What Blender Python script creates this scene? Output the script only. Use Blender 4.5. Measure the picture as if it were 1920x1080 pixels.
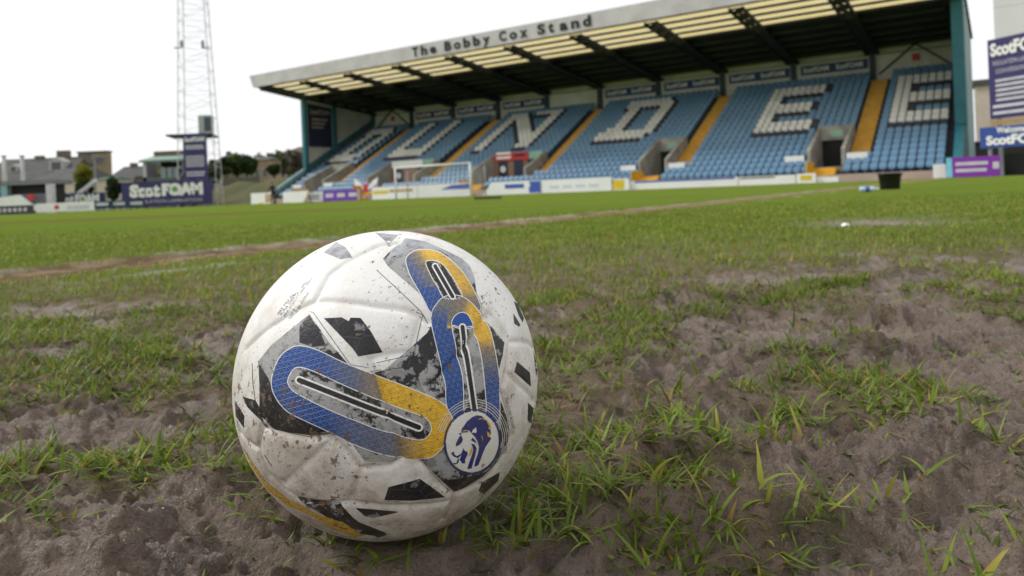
import bpy, bmesh, math, random
import numpy as np
from mathutils import Vector, Matrix

# ------------------------------------------------------------------ camera, world, sun, exposure
for o in list(bpy.data.objects): bpy.data.objects.remove(o)
scene = bpy.context.scene
COL = scene.collection
F_PX, ROLL, CAM_H, PY = 1400.0, math.radians(2.33), 0.248, 359.0     # focal length in pixels of a 1920 wide frame
cam_d = bpy.data.cameras.new('camera')
cam = bpy.data.objects.new('camera', cam_d); COL.objects.link(cam)
cam_d.sensor_width = 36.0
cam_d.lens = 36.0 * F_PX / 1920.0
cam_d.shift_y = -(540.0 - PY) / 1920.0
cam_d.clip_start = 0.02; cam_d.clip_end = 6000.0
cr, sr = math.cos(ROLL), math.sin(ROLL)
cam.matrix_world = Matrix(((cr, sr, 0, 0), (0, 0, -1, 0), (-sr, cr, 0, CAM_H), (0, 0, 0, 1)))
cam_d.dof.use_dof = True
cam_d.dof.focus_distance = 0.50
cam_d.dof.aperture_fstop = 11.5
cam_d.dof.aperture_blades = 0
scene.camera = cam

world = bpy.data.worlds.new('World'); scene.world = world
world.use_nodes = True
nt = world.node_tree; nt.nodes.clear()
SUN_EL, SUN_AZ = math.radians(43), math.radians(280)
sky = nt.nodes.new('ShaderNodeTexSky'); sky.sky_type = 'NISHITA'; sky.sun_disc = False
sky.sun_elevation = SUN_EL; sky.sun_rotation = SUN_AZ
sc_ = nt.nodes.new('ShaderNodeVectorMath'); sc_.operation = 'SCALE'; sc_.inputs['Scale'].default_value = 0.10
mixw = nt.nodes.new('ShaderNodeMix'); mixw.data_type = 'RGBA'; mixw.inputs['Factor'].default_value = 0.92
mixw.inputs[7].default_value = (1.00, 1.00, 1.005, 1)           # an even layer of bright cloud over the blue
bg = nt.nodes.new('ShaderNodeBackground'); bg.inputs['Strength'].default_value = 0.78
wo = nt.nodes.new('ShaderNodeOutputWorld')
nt.links.new(sky.outputs[0], sc_.inputs[0]); nt.links.new(sc_.outputs[0], mixw.inputs[6])
nt.links.new(mixw.outputs[2], bg.inputs['Color']); nt.links.new(bg.outputs[0], wo.inputs[0])
sun_d = bpy.data.lights.new('sun', 'SUN'); sun_d.energy = 1.5; sun_d.angle = math.radians(13); sun_d.color = (1.0, 0.97, 0.92)
sun = bpy.data.objects.new('sun', sun_d); COL.objects.link(sun)
sdir = Vector((math.sin(SUN_AZ) * math.cos(SUN_EL), math.cos(SUN_AZ) * math.cos(SUN_EL), math.sin(SUN_EL)))
sun.rotation_euler = sdir.to_track_quat('Z', 'Y').to_euler(); sun.location = (0, -5, 40)
vs = scene.view_settings
vs.view_transform = 'Standard'; vs.look = 'None'; vs.gamma = 1.0; vs.exposure = 0.46
try: vs.use_curve_mapping = False
except Exception: pass
scene.cycles.use_denoising = True
scene.cycles.max_bounces = 8
scene.cycles.sample_clamp_indirect = 6.0

# ------------------------------------------------------------------ coordinates
TH = math.radians(-33.5)                       # the stand's frame: u to the right along its front, v into it
CU, SU = math.cos(TH), math.sin(TH)
def W(u, v, z=0.0): return Vector((u * CU - v * SU, u * SU + v * CU, z))
def unroll(x, y):
    dx, dy = x - 960.0, PY - y
    return cr * dx + sr * dy, -sr * dx + cr * dy
def at(x, y, d):                               # the point at depth d seen at photo pixel x, y
    a, b = unroll(x, y); return Vector((a * d / F_PX, d, CAM_H + b * d / F_PX))
def ground_at(x, y, z=0.0):
    a, b = unroll(x, y); d = (z - CAM_H) * F_PX / b; return Vector((a * d / F_PX, d, z))
def u_at(x, y, v):                             # u and height on the plane v = const
    a, b = unroll(x, y); r = a / F_PX
    u = v * (r * CU + SU) / (CU - r * SU); p = W(u, v); return u, CAM_H + b * p.y / F_PX
def proj(p):
    a, b = F_PX * p[0] / p[1], F_PX * (p[2] - CAM_H) / p[1]
    return 960 + cr * a - sr * b, PY - (sr * a + cr * b)
rnd = random.Random(7)

# ------------------------------------------------------------------ noise
def _hash(ix, iy, seed):
    h = (ix.astype(np.int64) * 374761393 + iy.astype(np.int64) * 668265263 + seed * 982451653) & 0xffffffff
    h = ((h ^ (h >> 13)) * 1274126177) & 0xffffffff
    h = ((h ^ (h >> 16)) * 2246822519) & 0xffffffff
    return ((h ^ (h >> 15)) & 0xffffff) / float(0xffffff)
def vnoise(x, y, seed=0):
    ix, iy = np.floor(x), np.floor(y); fx, fy = x - ix, y - iy
    fx = fx * fx * fx * (fx * (fx * 6 - 15) + 10); fy = fy * fy * fy * (fy * (fy * 6 - 15) + 10)
    a, b = _hash(ix, iy, seed), _hash(ix + 1, iy, seed); c, d = _hash(ix, iy + 1, seed), _hash(ix + 1, iy + 1, seed)
    return (a * (1 - fx) + b * fx) * (1 - fy) + (c * (1 - fx) + d * fx) * fy
def fbm(x, y, seed=0, octv=4, gain=.5):
    t = np.zeros_like(x); a = 1.0; s = 0.0
    for i in range(octv):
        t += a * vnoise(x * 2 ** i + i * 17.3, y * 2 ** i - i * 9.1, seed + i); s += a; a *= gain
    return t / s
def sstep(a, b, x):
    t = np.clip((x - a) / (b - a), 0, 1); return t * t * (3 - 2 * t)

# ------------------------------------------------------------------ materials
MATS = {}
def nodes_of(m): return m.node_tree.nodes, m.node_tree.links
def mat(name, col, rough=.6, col2=None, scale=4.0, detail=4.0, spec=.4, metal=0.0, bump=0.0, bscale=40.0, lo=.35, hi=.65, stretch=None):
    if name in MATS: return MATS[name]
    m = bpy.data.materials.new(name); m.use_nodes = True; N, L = nodes_of(m)
    b = N['Principled BSDF']; b.inputs['Roughness'].default_value = rough; b.inputs['Metallic'].default_value = metal
    b.inputs['Specular IOR Level'].default_value = spec
    b.inputs['Base Color'].default_value = (*col, 1)
    tc = N.new('ShaderNodeTexCoord'); vec = tc.outputs['Object']
    if stretch:
        mp = N.new('ShaderNodeMapping'); mp.inputs['Scale'].default_value = stretch; L.new(vec, mp.inputs['Vector']); vec = mp.outputs[0]
    c2 = col2 if col2 else tuple(c * .82 for c in col)
    n = N.new('ShaderNodeTexNoise'); n.inputs['Scale'].default_value = scale; n.inputs['Detail'].default_value = detail
    L.new(vec, n.inputs['Vector'])
    r = N.new('ShaderNodeMapRange'); r.inputs['From Min'].default_value = lo; r.inputs['From Max'].default_value = hi
    L.new(n.outputs['Fac'], r.inputs['Value'])
    mx = N.new('ShaderNodeMix'); mx.data_type = 'RGBA'
    mx.inputs[6].default_value = (*col, 1); mx.inputs[7].default_value = (*c2, 1)
    L.new(r.outputs[0], mx.inputs['Factor']); L.new(mx.outputs[2], b.inputs['Base Color'])
    if bump:
        n2 = N.new('ShaderNodeTexNoise'); n2.inputs['Scale'].default_value = bscale; n2.inputs['Detail'].default_value = 4
        L.new(vec, n2.inputs['Vector'])
        bp = N.new('ShaderNodeBump'); bp.inputs['Strength'].default_value = bump; bp.inputs['Distance'].default_value = .02
        L.new(n2.outputs['Fac'], bp.inputs['Height']); L.new(bp.outputs[0], b.inputs['Normal'])
    MATS[name] = m; return m
def ribbed(name, col, axis, per_m, rough=.5, depth=.5, dark=.75):
    """profiled metal sheet: ribs across one axis of the object's own coordinates"""
    m = mat(name, col, rough, scale=.7); N, L = nodes_of(m); b = N['Principled BSDF']
    tc = N.new('ShaderNodeTexCoord'); w = N.new('ShaderNodeTexWave'); w.bands_direction = axis; w.wave_profile = 'SIN'
    w.inputs['Scale'].default_value = per_m * 0.314; w.inputs['Distortion'].default_value = 0
    L.new(tc.outputs['Object'], w.inputs['Vector'])
    bp = N.new('ShaderNodeBump'); bp.inputs['Strength'].default_value = depth; bp.inputs['Distance'].default_value = .03
    L.new(w.outputs['Fac'], bp.inputs['Height']); L.new(bp.outputs[0], b.inputs['Normal'])
    return m
def attr_mat(name, attr, rough=.5, spec=.4, transl=0.0, sheen=0.0):
    m = bpy.data.materials.new(name); m.use_nodes = True; N, L = nodes_of(m)
    b = N['Principled BSDF']; b.inputs['Roughness'].default_value = rough; b.inputs['Specular IOR Level'].default_value = spec
    a = N.new('ShaderNodeAttribute'); a.attribute_name = attr
    L.new(a.outputs['Color'], b.inputs['Base Color'])
    if transl:
        t = N.new('ShaderNodeBsdfTranslucent'); L.new(a.outputs['Color'], t.inputs['Color'])
        ms = N.new('ShaderNodeMixShader'); ms.inputs[0].default_value = transl
        L.new(b.outputs[0], ms.inputs[1]); L.new(t.outputs[0], ms.inputs[2]); L.new(ms.outputs[0], N['Material Output'].inputs[0])
    MATS[name] = m; return m

# ------------------------------------------------------------------ building helpers
class MB:
    """collects shapes for ONE mesh"""
    def __init__(s): s.v = []; s.f = []; s.m = []
    def add(s, vs_, fs, mi=0):
        o = len(s.v); s.v += [tuple(p) for p in vs_]; s.f += [tuple(i + o for i in f) for f in fs]; s.m += [mi] * len(fs); return s
    def box(s, x0, x1, y0, y1, z0, z1, mi=0):
        vs_ = [(x, y, z) for z in (z0, z1) for y in (y0, y1) for x in (x0, x1)]
        return s.add(vs_, [(0, 2, 3, 1), (4, 5, 7, 6), (0, 1, 5, 4), (2, 6, 7, 3), (0, 4, 6, 2), (1, 3, 7, 5)], mi)
    def prism(s, pts, d, mi=0):
        """pts: list of 3D points of a flat outline, d: offset vector giving it thickness"""
        n = len(pts); P = [Vector(p) for p in pts]; Q = [p + Vector(d) for p in P]
        fs = [tuple(range(n)), tuple(range(2 * n - 1, n - 1, -1))] + [(i, i + n, (i + 1) % n + n, (i + 1) % n) for i in range(n)]
        return s.add(P + Q, fs, mi)
    def beam(s, p, q, w, h=None, mi=0, up=(0, 0, 1)):
        h = h or w; p, q = Vector(p), Vector(q); d = (q - p).normalized(); up = Vector(up)
        if abs(d.dot(up)) > .99: up = Vector((1, 0, 0))
        a = d.cross(up).normalized() * w / 2; b = a.cross(d).normalized() * h / 2
        vs_ = [c + i * a + j * b for c in (p, q) for j in (-1, 1) for i in (-1, 1)]
        return s.add(vs_, [(0, 2, 3, 1), (4, 5, 7, 6), (0, 1, 5, 4), (2, 6, 7, 3), (0, 4, 6, 2), (1, 3, 7, 5)], mi)
    def tube(s, p, q, r0, r1=None, n=10, mi=0):
        r1 = r0 if r1 is None else r1; p, q = Vector(p), Vector(q); d = (q - p).normalized()
        a = d.orthogonal().normalized(); b = d.cross(a)
        vs_ = [c + r * (math.cos(t) * a + math.sin(t) * b) for c, r in ((p, r0), (q, r1)) for t in [2 * math.pi * k / n for k in range(n)]]
        fs = [(k, (k + 1) % n, (k + 1) % n + n, k + n) for k in range(n)] + [tuple(range(n - 1, -1, -1)), tuple(range(n, 2 * n))]
        return s.add(vs_, fs, mi)
    def mesh(s, name, mats, smooth=False):
        me = bpy.data.meshes.new(name); me.from_pydata(s.v, [], s.f)
        for mm in (mats if isinstance(mats, (list, tuple)) else [mats]): me.materials.append(mm)
        if any(s.m): me.polygons.foreach_set('material_index', s.m)
        if smooth: me.polygons.foreach_set('use_smooth', [True] * len(me.polygons))
        me.validate(); me.update(); return me
    def build(s, name, mats, parent=None, smooth=False, bevel=0.0):
        o = link(name, s.mesh(name, mats, smooth), parent)
        if bevel:
            bv = o.modifiers.new('bevel', 'BEVEL'); bv.width = bevel; bv.segments = 2; bv.limit_method = 'ANGLE'
        return o
def link(name, data, parent=None):
    o = bpy.data.objects.new(name, data); COL.objects.link(o)
    if parent is not None: o.parent = parent
    return o
def tag(o, label, cat, group=None, kind=None):
    o['label'] = label; o['category'] = cat
    if group: o['group'] = group
    if kind: o['kind'] = kind
    return o
def thing(name, label, cat, loc=(0, 0, 0), rz=0.0, group=None):
    o = link(name, None); o.location = loc; o.rotation_euler = (0, 0, rz); o.empty_display_size = .2
    return tag(o, label, cat, group)
def structure(o): o['kind'] = 'structure'; return o
def text_shape(body, offset=0.0, space=1.0):
    c = bpy.data.curves.new('lettering', 'FONT'); c.body = body; c.offset = offset; c.space_character = space; c.resolution_u = 3
    o = bpy.data.objects.new('lettering', c); COL.objects.link(o)
    bpy.context.view_layer.update()
    me = bpy.data.meshes.new_from_object(o.evaluated_get(bpy.context.evaluated_depsgraph_get()))
    bpy.data.objects.remove(o); bpy.data.curves.remove(c)
    v = np.array([p.co[:2] for p in me.vertices]); fs = [tuple(p.vertices) for p in me.polygons]
    bpy.data.meshes.remove(me); return v, fs
def lettering(parent, body, org, xd, yd, w, h, m, offset=.02, space=1.0, name='lettering', thick=.01):
    """flat raised lettering; org = lower left corner, w x h = the size of the whole line"""
    v, fs = text_shape(body, offset, space)
    lo, hi = v.min(0), v.max(0); k = (v - lo) / (hi - lo)
    xd, yd = Vector(xd).normalized(), Vector(yd).normalized(); n = xd.cross(yd)
    P = [Vector(org) + xd * (a * w) + yd * (b * h) + n * thick for a, b in k]
    return MB().add(P, fs).build(name, m, parent)

# ------------------------------------------------------------------ the ball's place (needed by the ground, which it dents)
BALL_R = 0.11
BALL_C = Vector((-0.0966, 0.556, 0.1124))

# ------------------------------------------------------------------ ground: one sheet to the horizon, churned mud and worn turf near by
U_LINE = -3.16
def u_of(x, y): return x * CU + y * SU
def v_of(x, y): return -x * SU + y * CU
GPX = lambda x, y: ground_at(x, y)
# mounds and boot marks: pixel, radius x, radius y, height
MOUNDS = [(1345, 762, .050, .040, .018), (1262, 862, .060, .035, .022), (1185, 690, .050, .035, .012), (1100, 740, .06, .05, .008), (1030, 800, .04, .03, .007),
          (430, 905, .05, .025, .010), (330, 1010, .06, .025, .015), (120, 1050, .09, .03, .014), (1290, 985, .09, .025, .014), (1450, 985, .06, .02, .010),
          (60, 800, .05, .05, .010), (1560, 660, .09, .05, .012), (1700, 850, .05, .03, .010), (1840, 640, .10, .06, .012), (650, 1040, .07, .02, .008),
          (1300, 560, .10, .06, .016), (1400, 530, .12, .07, .012), (1700, 520, .14, .10, .014), (1550, 500, .12, .08, .014), (1120, 570, .10, .07, .012)]
PITS = [(1235, 712, .050, .035, .016), (1360, 800, .020, .018, .018), (1310, 880, .035, .018, .012), (505, 965, .06, .018, .014), (420, 1000, .05, .020, .016), (230, 760, .06, .05, .012), (330, 660, .10, .04, .014), (150, 810, .07, .04, .016),
        (1020, 850, .03, .03, .008), (1210, 900, .04, .02, .008), (1500, 905, .05, .02, .010), (1760, 930, .05, .02, .012), (1360, 1055, .03, .015, .010), (1310, 512, .08, .05, .020), (1380, 550, .12, .05, .022),
        (1420, 590, .06, .04, .016), (1580, 500, .08, .05, .018), (1140, 560, .09, .05, .018), (1680, 540, .08, .05, .014), (1830, 590, .09, .05, .018), (980, 545, .08, .05, .016), (1230, 595, .05, .035, .013), (1640, 610, .04, .03, .010)]
# ridges pushed up by boots and by the ball: polylines in pixels, width, height
RIDGES = [([(1400, 845), (1470, 872), (1560, 868), (1640, 850), (1730, 835), (1800, 838)], .016, .014), ([(1185, 760), (1170, 710), (1200, 672), (1260, 655)], .016, .012),
          ([(1210, 905), (1235, 868), (1300, 840), (1330, 800), (1345, 760)], .020, .012), ([(230, 1040), (330, 1000), (395, 985), (450, 965), (520, 985)], .014, .013),
          ([(0, 1060), (90, 1035), (200, 1000)], .014, .009), ([(1640, 592), (1740, 600), (1850, 610), (1920, 625)], .030, .015), ([(1120, 950), (1200, 975), (1300, 965), (1420, 985)], .016, .012),
          ([(0, 690), (110, 670), (180, 655), (260, 668), (330, 660), (420, 655)], .028, .014), ([(60, 830), (150, 790), (230, 775)], .022, .010), ([(1010, 700), (1060, 720), (1110, 735)], .016, .008),
          ([(1480, 960), (1590, 935), (1700, 925), (1800, 905)], .014, .009), ([(1560, 740), (1650, 745), (1720, 770)], .014, .007), ([(1500, 640), (1600, 660), (1680, 655)], .02, .007)]
_r = random.Random(21)
DIVOTS = []                                              # boot and stud marks, random over the worn part
while len(DIVOTS) < 420:
    y_ = .42 + 2.3 * _r.random() ** 1.3; x_ = (_r.random() * 2 - .95) * (.75 * y_ + .1)
    if math.hypot(x_ - BALL_C.x, y_ - BALL_C.y) > .10 and y_ > .52: DIVOTS.append((x_, y_, _r.uniform(.012, .036) * (.7 + .45 * y_), _r.uniform(.35, .9), _r.uniform(0, 6.283), _r.uniform(.004, .011) * (.8 + .4 * y_)))
def seg_dist(x, y, pts):
    d = np.full(x.shape, 9.0)
    for a, b in zip(pts[:-1], pts[1:]):
        ab = (b[0] - a[0], b[1] - a[1]); L2 = ab[0] ** 2 + ab[1] ** 2 + 1e-12
        t = np.clip(((x - a[0]) * ab[0] + (y - a[1]) * ab[1]) / L2, 0, 1)
        d = np.minimum(d, np.hypot(x - a[0] - t * ab[0], y - a[1] - t * ab[1]))
    return d
def mud_mask(x, y):
    """1 where the turf is worn to bare mud"""
    n = .62 * fbm(x * 6.0 + .4 * np.sin(y * 5), y * 7.0, 11, 4, .55) + .38 * fbm(x * 19, y * 22, 12, 4, .6); big = fbm(x * 1.6 + 3, y * 1.6, 5, 3)
    right = sstep(-.10, .10, x - .16 * y + .02 * np.sin(y * 9)) * (1 - sstep(1.9, 2.75, y - .12 * x)) * (1 - sstep(1.35, 2.1, y - 1.0 * x))
    leftb = (1 - sstep(1.25, 1.70, y + .10 * x))
    front = (1 - sstep(.50, .60, y + .25 * np.minimum(x + .1, 0))) * sstep(-.40, -.28, x) * (1 - sstep(-.06, .0, x))
    streak = np.exp(-((y - 1.30 - .12 * (x + .6) - .05 * np.sin(x * 7)) / .07) ** 2) * (x < .1)
    thr = .86 - .262 * leftb - .20 * (1 - leftb) * (y < 2.0) - .05 * (y < 3.5)
    thr = np.minimum(thr, .86 - .385 * right); thr = thr - .09 * front - .10 * streak
    m = sstep(-.035, .04, n + (big - .5) * .10 - thr)
    for (px, py, rx, ry, k) in ((1640, 418, .34, .34, 1.0), (1760, 405, .22, .07, .6), (1850, 416, .45, .10, .6), (560, 585, .10, .04, .7), (170, 580, .25, .05, .35), (620, 572, .2, .04, .4)):
        c = GPX(px, py); m = np.maximum(m, k * np.exp(-((x - c.x) / rx) ** 2 - ((y - c.y) / ry) ** 2) * sstep(.3, .55, n + .12))
    m *= (1 - sstep(4.6, 6.0, y)) * sstep(-4, -2, -np.abs(x))
    return m
def ground_height(x, y, m=None):
    m = mud_mask(x, y) if m is None else m
    near = 1 - sstep(5.0, 9.0, np.hypot(x, y))
    wx, wy = x + .03 * (fbm(x * 14, y * 14, 31, 3) - .5), y + .03 * (fbm(x * 14, y * 14, 37, 3) - .5)
    h = .014 * (fbm(x * 2.2, y * 2.2, 3, 3) - .5) + .009 * (1 - m) * fbm(x * 9, y * 9, 21, 3)
    rid = 1 - np.abs(2 * fbm(wx * 11, wy * 13, 41, 3) - 1)
    clod = fbm(wx * 38, wy * 38, 51, 4, .6) - .5
    fine = fbm(x * 105, y * 105, 61, 3, .7) - .5; fine = fine + .8 * np.abs(fbm(wx * 70, wy * 80, 63, 3, .6) - .5) - .08
    lump = np.abs(fbm(wx * 24, wy * 30, 47, 3) - .5)
    h += (.45 + .55 * m) * (.022 * (rid - .75) + .020 * clod + .022 * (lump - .08) + .015 * fine * np.clip(1.6 - .5 * y, .3, 1)) - .008 * m
    h += (1 - m) * .004 * (fbm(x * 60, y * 60, 71, 2) - .5)
    h = h * near
    jag = 1 + .9 * (fbm(x * 45, y * 45, 81, 3) - .5)
    for (px, py, rx, ry, a) in MOUNDS:
        c = GPX(px, py); h += a * np.exp(-(((wx - c.x) / rx) ** 2 + ((wy - c.y) / ry) ** 2) ** 1.5) * jag
    for (px, py, rx, ry, a) in PITS:
        c = GPX(px, py); h -= a * np.exp(-(((wx - c.x) / rx) ** 2 + ((wy - c.y) / ry) ** 2) ** 2) * jag
    for pts, w, a in RIDGES:
        pp = [tuple(GPX(*p)[:2]) for p in pts]
        sel = (x > min(p[0] for p in pp) - .2) & (x < max(p[0] for p in pp) + .2) & (y > min(p[1] for p in pp) - .2) & (y < max(p[1] for p in pp) + .2)
        if sel.any():
            d = seg_dist(wx[sel], wy[sel], pp); h[sel] += a * np.exp(-(d / w) ** 2) * jag[sel]
    for (x_, y_, r_, asp, ph, a) in DIVOTS:
        sel = (np.abs(x - x_) < 1.7 * r_) & (np.abs(y - y_) < 1.7 * r_)
        if not sel.any(): continue
        dx, dy = wx[sel] - x_, wy[sel] - y_; c_, s_ = math.cos(ph), math.sin(ph); p, q = dx * c_ + dy * s_, -dx * s_ + dy * c_
        e = np.hypot(p / r_, q / (r_ * asp)); rim = (.5 + .5 * np.cos(np.arctan2(q, p)))
        h[sel] += (.35 + .65 * m[sel]) * a * jag[sel] * (-(1 - sstep(.55, 1.0, e)) + .9 * rim * np.exp(-((e - 1.18) / .22) ** 2))
    # the worn run along the touchline lies a little lower than the turf
    du = u_of(x, y) - U_LINE + .10 * (fbm(v_of(x, y) * 1.3, x * 0, 91, 3) - .5)
    h += near * (-.012 * np.exp(-(du / .20) ** 4) + .010 * np.exp(-((du + .30) / .07) ** 2) + .012 * np.exp(-(du / .2) ** 4) * (fbm(x * 16, y * 16, 95, 3) - .4))
    # the ball presses into it
    d = np.hypot(x - BALL_C.x, y - BALL_C.y)
    under = BALL_C.z - np.sqrt(np.maximum(BALL_R ** 2 - d ** 2, 0)) - .0004
    h = np.where(d < .075, np.minimum(h * sstep(.0, .12, d) + .004 * (1 - sstep(.0, .12, d)), under), h)
    return h
def axis(lo_f, hi_f, step, g1, m1, g2, m2, far, lo=None):
    c = list(np.arange(lo_f, hi_f + 1e-9, step))
    def grow(start, sgn):
        out, p = [], abs(start)
        s = step
        while p < far:
            s = min(s * 1.05, p * (g1 if p < m1 else g2 if p < m2 else .2)) if p > .05 else s
            p += max(s, step); out.append(sgn * p)
        return out
    up = grow(hi_f, 1)
    dn = lo if lo is not None else grow(lo_f, -1)[::-1]
    return np.array(list(dn) + c + up)
gx = axis(-.56, .70, .0030, .0105, 3.5, .05, 60, 3500)
gy = axis(.34, 1.05, .0030, .0072, 5.5, .04, 60, 3500, lo=[-3500, -900, -250, -70, -20, -8, -3, -1.2, -.5, -.2, 0, .1, .17, .22, .26, .29, .31, .325])
GX, GY = np.meshgrid(gx, gy)
MM = mud_mask(GX, GY); GZ = ground_height(GX, GY, MM)
nx, ny = len(gx), len(gy)
co = np.stack([GX, GY, GZ], -1).reshape(-1, 3).astype(np.float32)
idx = np.arange(nx * ny).reshape(ny, nx)
quads = np.stack([idx[:-1, :-1], idx[:-1, 1:], idx[1:, 1:], idx[1:, :-1]], -1).reshape(-1, 4)
def np_mesh(name, co, faces, m, smooth=True, cols=None, attr='tint', uv=None):
    me = bpy.data.meshes.new(name); k = faces.shape[1]
    me.vertices.add(len(co)); me.vertices.foreach_set('co', np.ascontiguousarray(co, np.float32).ravel())
    me.loops.add(faces.size); me.loops.foreach_set('vertex_index', np.ascontiguousarray(faces, np.int32).ravel())
    me.polygons.add(len(faces)); me.polygons.foreach_set('loop_start', np.arange(0, faces.size, k, dtype=np.int32))
    me.polygons.foreach_set('loop_total', np.full(len(faces), k, np.int32))
    if smooth: me.polygons.foreach_set('use_smooth', np.ones(len(faces), bool))
    if cols is not None:
        a = me.color_attributes.new(attr, 'FLOAT_COLOR', 'POINT'); c4 = np.ones((len(co), 4), np.float32); c4[:, :3] = cols
        a.data.foreach_set('color', c4.ravel())
    me.materials.append(m); me.update(calc_edges=True); return me
def ground_material():
    m = bpy.data.materials.new('turf_and_mud'); m.use_nodes = True; N, L = nodes_of(m); b = N['Principled BSDF']
    def nd(t, **k):
        n = N.new(t)
        for a, v in k.items(): setattr(n, a, v)
        return n
    def noise(scale, detail=4, rough=.55, vec=None):
        n = nd('ShaderNodeTexNoise'); n.inputs['Scale'].default_value = scale; n.inputs['Detail'].default_value = detail; n.inputs['Roughness'].default_value = rough
        L.new(vec or P, n.inputs['Vector']); return n.outputs['Fac']
    def rng(v, a, b_, lo=0., hi=1.):
        n = nd('ShaderNodeMapRange', interpolation_type='SMOOTHSTEP'); n.inputs['From Min'].default_value = a; n.inputs['From Max'].default_value = b_
        n.inputs['To Min'].default_value = lo; n.inputs['To Max'].default_value = hi; L.new(v, n.inputs['Value']); return n.outputs[0]
    def math_(op, a, b_=None, c=None):
        n = nd('ShaderNodeMath', operation=op)
        for i, q in enumerate((a, b_, c)):
            if q is None: continue
            if isinstance(q, (int, float)): n.inputs[i].default_value = q
            else: L.new(q, n.inputs[i])
        return n.outputs[0]
    def mixc(f, a, b_):
        n = nd('ShaderNodeMix', data_type='RGBA')
        for i, q in ((0, f), (6, a), (7, b_)):
            if isinstance(q, tuple): n.inputs[i].default_value = (*q, 1)
            elif isinstance(q, float): n.inputs[i].default_value = q
            else: L.new(q, n.inputs[i])
        return n.outputs[2]
    tc = nd('ShaderNodeTexCoord'); P = tc.outputs['Object']
    mudA = nd('ShaderNodeAttribute', attribute_name='tint'); sep = nd('ShaderNodeSeparateColor'); L.new(mudA.outputs['Color'], sep.inputs[0]); mud = sep.outputs[0]
    xyz = nd('ShaderNodeSeparateXYZ'); L.new(P, xyz.inputs[0])
    uu = math_('ADD', math_('MULTIPLY', xyz.outputs[0], CU), math_('MULTIPLY', xyz.outputs[1], SU))
    turf = mixc(rng(noise(.45, 5), .38, .64), TURF_A, TURF_B)
    turf = mixc(rng(noise(9, 5, .65), .38, .68), turf, TURF_C)
    turf = mixc(rng(noise(70, 3, .7), .45, .75), turf, TURF_D)
    mudc = mixc(rng(noise(7, 6, .6), .36, .66), (.315, .238, .188), (.180, .132, .102))
    mudc = mixc(rng(noise(55, 5, .65), .45, .75), mudc, (.34, .265, .212))
    vo = nd('ShaderNodeTexVoronoi'); vo.inputs['Scale'].default_value = 210; L.new(P, vo.inputs['Vector'])
    grit = math_('MULTIPLY', rng(vo.outputs['Distance'], .16, .08), rng(noise(33, 2), .60, .66))
    mudc = mixc(math_('MULTIPLY', rng(noise(260, 5, .75), .52, .60), .50), mudc, (.085, .062, .046))
    mudc = mixc(math_('MULTIPLY', rng(noise(380, 5, .75), .55, .62), .50), mudc, (.42, .34, .27))
    mudc = mixc(grit, mudc, (.42, .30, .19))
    # soil seen between thin grass close by
    turf = mixc(sep.outputs[1], turf, mixc(rng(noise(12, 5), .35, .70), mudc, mixc(.45, mudc, (.10, .11, .035))))
    # a brown worn belt across the goal area
    wx = math_('ADD', xyz.outputs[0], 9.0); wy = math_('ADD', xyz.outputs[1], -17.2)
    e = math_('ADD', math_('POWER', math_('DIVIDE', wx, 9.5), 2.0), math_('POWER', math_('DIVIDE', wy, 2.1), 2.0))
    belt = math_('MULTIPLY', rng(e, 1.5, .15), rng(noise(.9, 5), .30, .55))
    turf = mixc(math_('MULTIPLY', belt, .75), turf, (.14, .105, .045))
    # the worn run along the touchline and remains of white paint on both its sides
    wob = math_('MULTIPLY', math_('SUBTRACT', noise(1.6, 5, .6), .5), .34)
    du = math_('ABSOLUTE', math_('ADD', math_('SUBTRACT', uu, U_LINE), wob))
    run = rng(du, .34, .20)
    dirt = mixc(rng(noise(5, 5), .35, .65), (.34, .25, .17), (.17, .115, .075))
    col = mixc(run, turf, dirt)
    du2 = math_('ABSOLUTE', math_('ADD', math_('SUBTRACT', uu, U_LINE + .58), math_('MULTIPLY', wob, .25)))
    du3 = math_('ABSOLUTE', math_('ADD', math_('SUBTRACT', uu, U_LINE - .27), math_('MULTIPLY', wob, .8)))
    paint = math_('MAXIMUM', math_('MULTIPLY', rng(du2, .075, .035), rng(noise(1.3, 4), .52, .66)), math_('MULTIPLY', rng(du3, .10, .04), rng(noise(2.2, 5), .42, .60)))
    col = mixc(math_('MULTIPLY', paint, .42), col, (.62, .64, .56))
    col = mixc(mud, col, mudc); L.new(col, b.inputs['Base Color'])
    wet = rng(noise(4.5, 4), .42, .62)
    rough = math_('ADD', math_('MULTIPLY', wet, -.30), .56)
    r2 = nd('ShaderNodeMix', data_type='FLOAT'); L.new(mud, r2.inputs[0]); r2.inputs[2].default_value = .85; L.new(rough, r2.inputs[3]); L.new(r2.outputs[0], b.inputs['Roughness'])
    L.new(math_('MULTIPLY', mud, .6), b.inputs['Specular IOR Level'])
    hgt = math_('ADD', math_('MULTIPLY', noise(420, 5, .7), .35), noise(120, 6, .75))
    bp = nd('ShaderNodeBump'); bp.inputs['Strength'].default_value = 1.0; bp.inputs['Distance'].default_value = .013
    L.new(hgt, bp.inputs['Height']); L.new(bp.outputs[0], b.inputs['Normal'])
    return m
TURF_A, TURF_B, TURF_C, TURF_D = (.132, .192, .028), (.165, .220, .036), (.105, .152, .022), (.180, .225, .052)
gcol = np.zeros((nx * ny, 3), np.float32); gcol[:, 0] = MM.ravel()
gcol[:, 1] = (1 - sstep(1.6, 4.5, np.hypot(GX, GY))).ravel()
ground = structure(link('ground', np_mesh('ground', co, quads, ground_material(), True, gcol)))

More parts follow.
